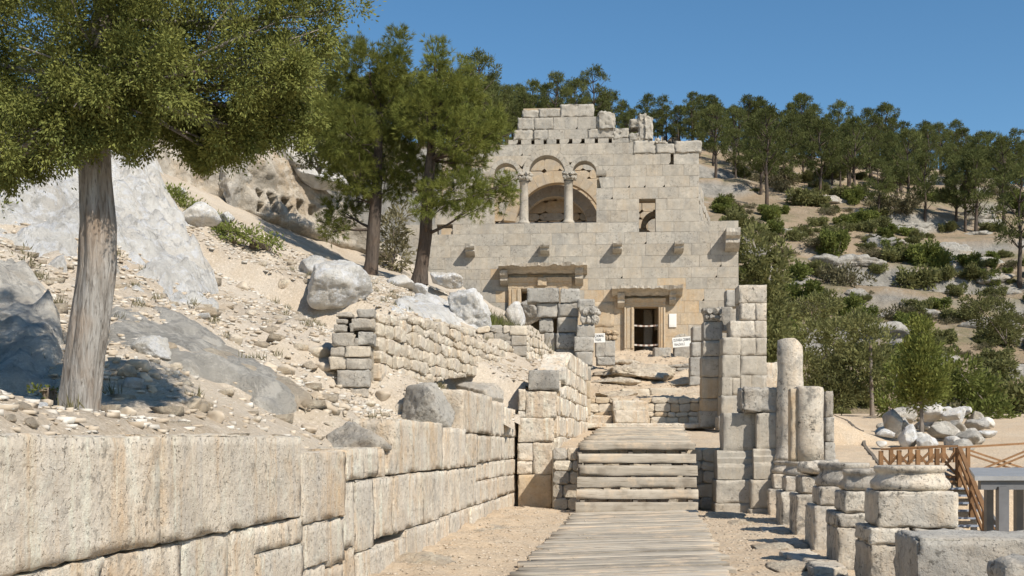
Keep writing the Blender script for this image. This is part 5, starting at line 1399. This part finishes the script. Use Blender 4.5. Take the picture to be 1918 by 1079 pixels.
RIDGE = [560, 600, 640, 885, 912, 940, 968, 1000, 1040, 1065, 1090, 1125, 1150, 1185, 1210, 1240, 1270, 1297, 1340, 1405, 1425, 1445, 1500, 1525, 1560, 1595, 1645, 1660, 1735, 1755, 1790, 1835, 1850, 1885, 1912, 1935]
for x in RIDGE+[x+rr.uniform(-6, 6) for x in range(875, 1945, 21)]:
    y = 120.
    while True:                                   # the ridge point seen in this column
        X = (x-959)/F*y
        if y > 190+.5*X+10*nz(X*.03, 4.2)-2 or y > 300: break
        y += 1
    y -= rr.uniform(0, 9); X = (x-959)/F*y; q = rr.randrange(6)
    dup(protos[q], (X, y, hill_h(X, y)-.3), rr.uniform(0, 6.3), rr.uniform(.62, 1.0), 'dark pine on the skyline ridge against the blue sky', 'tree', 'pines along the skyline ridge'); placed.append((X, y))
cnt = 0; tries = 0
while cnt < 150 and tries < 9000:
    tries += 1
    X, Y = rr.uniform(-45, 112), rr.uniform(75, 215)
    Yr = 190+.5*X
    if Y > Yr-4: continue
    px, pb = proj((X, Y, hill_h(X, Y)))
    if not (470 < px < 1990): continue
    d = (Yr-Y)/75.
    if px > 1330 and pb > 372: continue
    if px <= 1330 and pb > 300 and px > 690: continue
    if px <= 700 and Y < 95: continue
    if min((X-a)**2+(Y-b)**2 for a, b in placed) < 2.9**2: continue
    placed.append((X, Y)); q = rr.randrange(6)
    dup(protos[q], (X, Y, hill_h(X, Y)-.3), rr.uniform(0, 6.3), rr.uniform(.6, .95), 'dark green pine in the open wood on the upper hillside', 'tree', 'pines in the wood below the ridge'); cnt += 1
# --- rock ledges on the hillside
for k in range(42):
    px, py = rr.uniform(1340, 1980), rr.uniform(330, 740); p = hill_hit(px, py, 62., 200.)
    if not p: continue
    q = rr.uniform(.5, 1.3)
    rock('rock_ledge', p, (q*rr.uniform(1.6, 3.4), q*1.1, q*.75), MAT['hill_rock'], 'grey limestone ledge cropping out of the scrubby hillside', 'rock ledges on the hillside', 'rock', sub=3, seed=600+k, amp=.14, planes=9, ridged=.06)
# --- shrubs
def shrub(sd, mat, n=5, L=.2, W=.05, tall=.75, dens=26):
    rr = random.Random(sd); t = bpy.data.objects.new('shrub', None)
    B = [(np.array((rr.uniform(-.75, .75), rr.uniform(-.75, .75), rr.uniform(.2, .95)*tall)), (rr.uniform(.22, .5), rr.uniform(.22, .5), rr.uniform(.22, .5)*tall)) for _ in range(n+4)]
    B.append((np.array((0, 0, .3*tall)), (.6, .6, .35*tall)))
    V, Fc = crown_cards(B, dens, .12, 7, L, W, .35, .8, .3)
    c = obj('foliage', V, Fc, mat, None); c.parent = t
    mb = MB()
    for k in range(5):
        a = k*1.25; mb.tube([(0, 0, -.2), (math.cos(a)*.25, math.sin(a)*.25, .3*tall), (math.cos(a)*.5, math.sin(a)*.5, .7*tall)], [.05, .035, .012], 4)
    s = mb.build('stem', MAT['bark_pale'], None); s.parent = t
    return t
SHR = [shrub(1, MAT['leaf_shrub']), shrub(2, MAT['leaf_shrub'], 6, .17, .045), shrub(3, MAT['leaf_shrub'], 4, .2, .05, 1.2), shrub(6, MAT['leaf_bright'], 5, .2, .05, 1.1)]
DRY = [shrub(4, MAT['leaf_dry'], 5, .16, .03, .7, 20), shrub(5, MAT['leaf_dry'], 6, .2, .03, .6, 18)]
cnt = 0; tries = 0; sp = []
while cnt < 285 and tries < 20000:
    tries += 1
    px, py = rr.uniform(1335, 1985), rr.uniform(330, 790)
    if py < 420 and rr.random() < .45: continue
    p = hill_hit(px, py, 62., 200.)
    if not p: continue
    den = nz(p.x*.06, p.y*.05, 21.)
    if den < -.05 and rr.random() < .85: continue
    if px > 1780 and 540 < py < 720 and rr.random() < .6: continue
    sc = rr.uniform(.5, 1.2)*(1.2 if py < 420 else 1)*(1.7 if rr.random() < .25 else 1)
    if sp and min((p.x-a)**2+(p.y-b)**2 for a, b in sp) < (1.3*sc)**2: continue
    sp.append((p.x, p.y)); dry = rr.random() < .28
    dup(rr.choice(DRY if dry else SHR), p-Vector((0, 0, .1)), rr.uniform(0, 6.3), (sc*rr.uniform(.9, 1.3), sc*rr.uniform(.9, 1.3), sc*rr.uniform(.8, 1.2)),
        'dry brownish shrub on the stony hillside right of the church' if dry else 'green shrub on the stony hillside right of the church', 'shrub', 'dry shrubs on the hillside' if dry else 'green shrubs on the hillside'); cnt += 1
cnt = 0; tries = 0
while cnt < 45 and tries < 4000:                     # scrub above the cliff
    tries += 1
    px, py = rr.uniform(440, 730), rr.uniform(110, 330); p = hill_hit(px, py, 47., 190.)
    if not p or p.y > 120: continue
    if sp and min((p.x-a)**2+(p.y-b)**2 for a, b in sp) < 1.2**2: continue
    sp.append((p.x, p.y)); sc = rr.uniform(.9, 1.7)
    dup(rr.choice(SHR+DRY[:1]), p-Vector((0, 0, .1)), rr.uniform(0, 6.3), (sc, sc, sc*rr.uniform(1, 1.6)), 'green scrub bush on the slope above the cliff', 'shrub', 'scrub above the cliff'); cnt += 1
# --- individually placed bushes and small trees
def bush(lb, blobs, Y, mat, dens, L, W, name='bush', cat='bush', yr=.8, trunk=None, tr=.1, sd=1, per=8, bark='bark_pale', cr=.16, up=.4):
    b = pxblobs(blobs, Y, yr, 1., random.Random(sd)); base = min(b, key=lambda q: q[0][2]-q[1][2])
    loc = Vector(base[0])-Vector((0, 0, base[1][2]))
    if trunk: loc = Vector(trunk[0])
    t = thing(name, lb, cat, loc)
    V, Fc = crown_cards(b, dens, cr, per, L, W, up, .75, .4)
    obj('crown' if trunk else 'foliage', V, Fc, MAT[mat], t)
    if trunk:
        trunk_mesh('trunk', trunk, [tr, tr*.8, tr*.6, tr*.3][:len(trunk)], MAT[bark], t, 12, 20, .12)
    else:
        mb = MB()
        for c, r in b: mb.tube([loc-Vector((0, 0, .1)), (loc+Vector(c))/2+Vector((0, 0, .05)), Vector(c)], [.05, .035, .015], 5)
        mb.build('stem', MAT[bark], t)
    return t
bush('tall dense juniper growing right behind the church corner', [(1412, 470, 28, 45), (1408, 540, 34, 50), (1440, 520, 34, 40), (1415, 620, 40, 55), (1450, 600, 34, 55), (1430, 690, 42, 50), (1465, 660, 26, 45), (1400, 680, 30, 50), (1462, 480, 18, 26)], 66, 'leaf_shrub', 7, .3, .06, 'juniper_tree', 'tree', 1.2, [P(1425, 745, 66), P(1420, 640, 66), P(1415, 500, 66)], .2, 3, 10, up=.6)
bush('small dense cypress standing in the heap of stones', [(1726, 622, 16, 26), (1722, 660, 26, 30), (1738, 668, 22, 30), (1712, 700, 26, 28), (1742, 705, 32, 32), (1725, 735, 38, 28), (1755, 735, 22, 24), (1706, 735, 20, 20)], 38, 'leaf_cypress', 34, .15, .026, 'cypress_tree', 'tree', .5, [P(1727, 834, 38), P(1726, 780, 38), P(1727, 700, 38), P(1727, 620, 38)], .085, 4, 12, up=.9)
for k, (lb, bl, Y, mt, tr) in enumerate([
    ('slender pale-trunked tree behind the sandy terrace', [(1632, 640, 40, 40), (1625, 690, 46, 40), (1650, 720, 36, 30), (1610, 610, 26, 26)], 54, 'leaf_shrub', [P(1634, 785, 54), P(1632, 720, 54), P(1630, 640, 54)]),
    ('dark leafy bush at the left end of the sandy terrace', [(1575, 735, 32, 34), (1550, 700, 34, 40), (1590, 700, 30, 30), (1530, 740, 26, 30)], 55, 'leaf_shrub', None),
    ('light green bush above the terrace left of the pale trunk', [(1530, 640, 38, 40), (1570, 630, 34, 34), (1510, 690, 26, 34)], 60, 'leaf_shrub', None),
    ('round green bush above the left terrace bushes', [(1520, 580, 34, 26), (1550, 570, 28, 22)], 72, 'leaf_shrub', None),
    ('bushy shrub between the pale trunk and the cypress', [(1675, 740, 26, 30), (1680, 700, 22, 28), (1665, 765, 24, 16)], 50, 'leaf_bright', None),
    ('long low thicket sloping down right of the cypress', [(1800, 700, 40, 36), (1830, 735, 45, 34), (1790, 745, 38, 28), (1865, 770, 36, 26), (1770, 715, 24, 30), (1890, 795, 26, 16), (1840, 775, 30, 18)], 50, 'leaf_bright', None),
    ('dark thicket on the hillside above the right end of the terrace', [(1860, 590, 40, 30), (1885, 615, 34, 26), (1830, 570, 26, 22)], 78, 'leaf_shrub', None),
    ('low bush behind the tumbled stones', [(1720, 780, 30, 14), (1775, 770, 30, 14)], 47, 'leaf_dry', None)]):
    bush(lb, bl, Y, mt, 11, .22, .045, 'tree' if tr else 'bush', 'tree' if tr else 'bush', 1., tr, .11, 20+k, 8)
bush('creeping juniper on the ledge above the bare slope', [(320, 372, 26, 16), (345, 388, 26, 16), (372, 405, 26, 14), (400, 420, 26, 12), (425, 432, 22, 10), (310, 390, 16, 16), (470, 440, 20, 10), (505, 455, 22, 8)], 33, 'leaf_bright', 60, .11, .022, 'creeping_juniper', 'bush', .5, sd=31, per=10)
bush('pale green juniper bush between the two pine trunks', [(738, 430, 24, 36), (742, 475, 28, 34), (730, 505, 22, 16), (752, 400, 12, 18)], 45, 'leaf_dry', 14, .2, .035, 'juniper_bush', 'bush', .6, sd=32, per=8)
bush('scrubby bush growing on the cliff top', [(582, 275, 22, 26), (600, 300, 22, 20), (570, 300, 14, 12)], 41, 'leaf_shrub', 20, .16, .03, sd=33)
bush('olive bush at the left edge beside the rock face', [(0, 385, 14, 26), (8, 420, 12, 18), (-25, 400, 25, 30)], 20, 'leaf_juniper', 40, .09, .016, sd=34, cr=.08)
bush('dry scrub below the left rock face', [(45, 500, 26, 30), (70, 530, 22, 18)], 17.5, 'leaf_dry', 30, .08, .012, sd=35, cr=.1)
bush('tiny yellow-green plant at the foot of the big tree', [(75, 733, 14, 9), (95, 738, 12, 10), (103, 730, 8, 8)], 9.9, 'leaf_bright', 250, .035, .011, 'small_plant', 'plant', .1, sd=36, per=6, cr=.03)
# dry grass
def grass(lb, pts, h, mat, sd, w=.006):
    rr = np.random.default_rng(sd); p = np.array(pts); n = len(p)
    d = unit(rr.normal(size=(n, 3))*.35+np.array([0, 0, 1.])); V, Fc = cards(p, d, h*(.5+rr.random(n)), w)
    o = obj('grass', V, Fc, mat); return tag(o, lb, None, None, 'stuff')
gp_ = []
rr = random.Random(8)
for k in range(1500):
    x, y = rr.gauss(960, 24), rr.uniform(32.5, 36)
    X = (x-959)/F*y; gp_.append((X, y, slope_f(X, y)-.02))
grass('green and brown grass above the second rubble wall', gp_, .42, MAT['leaf_dry'], 1, .012)
gp_ = []
for k in range(900):
    x, y = rr.gauss(925, 14), rr.uniform(32.8, 35)
    X = (x-959)/F*y; gp_.append((X, y, slope_f(X, y)-.02))
grass('short green grass beside the white boulder', gp_, .36, MAT['leaf_bright'], 2, .014)
gp_ = []
for k in range(260):                                  # dry weeds dotted over the slope
    y = rr.uniform(9, 36); x = rr.uniform(-8, 0)
    if x-.125*y > tb(y)-.3 or nz(x*.4, y*.4, 4.) < -.05: continue
    for q in range(26): gp_.append((x+rr.gauss(0, .05), y+rr.gauss(0, .05), slope_f(x, y)-.01))
grass('dry weed tufts dotted over the bare slope', gp_, .13, MAT['leaf_dry'], 3, .006)
# the patterns the copies were made from are not part of the scene
for t in protos+SHR+DRY:
    for ch in list(t.children): bpy.data.objects.remove(ch)
    bpy.data.objects.remove(t)
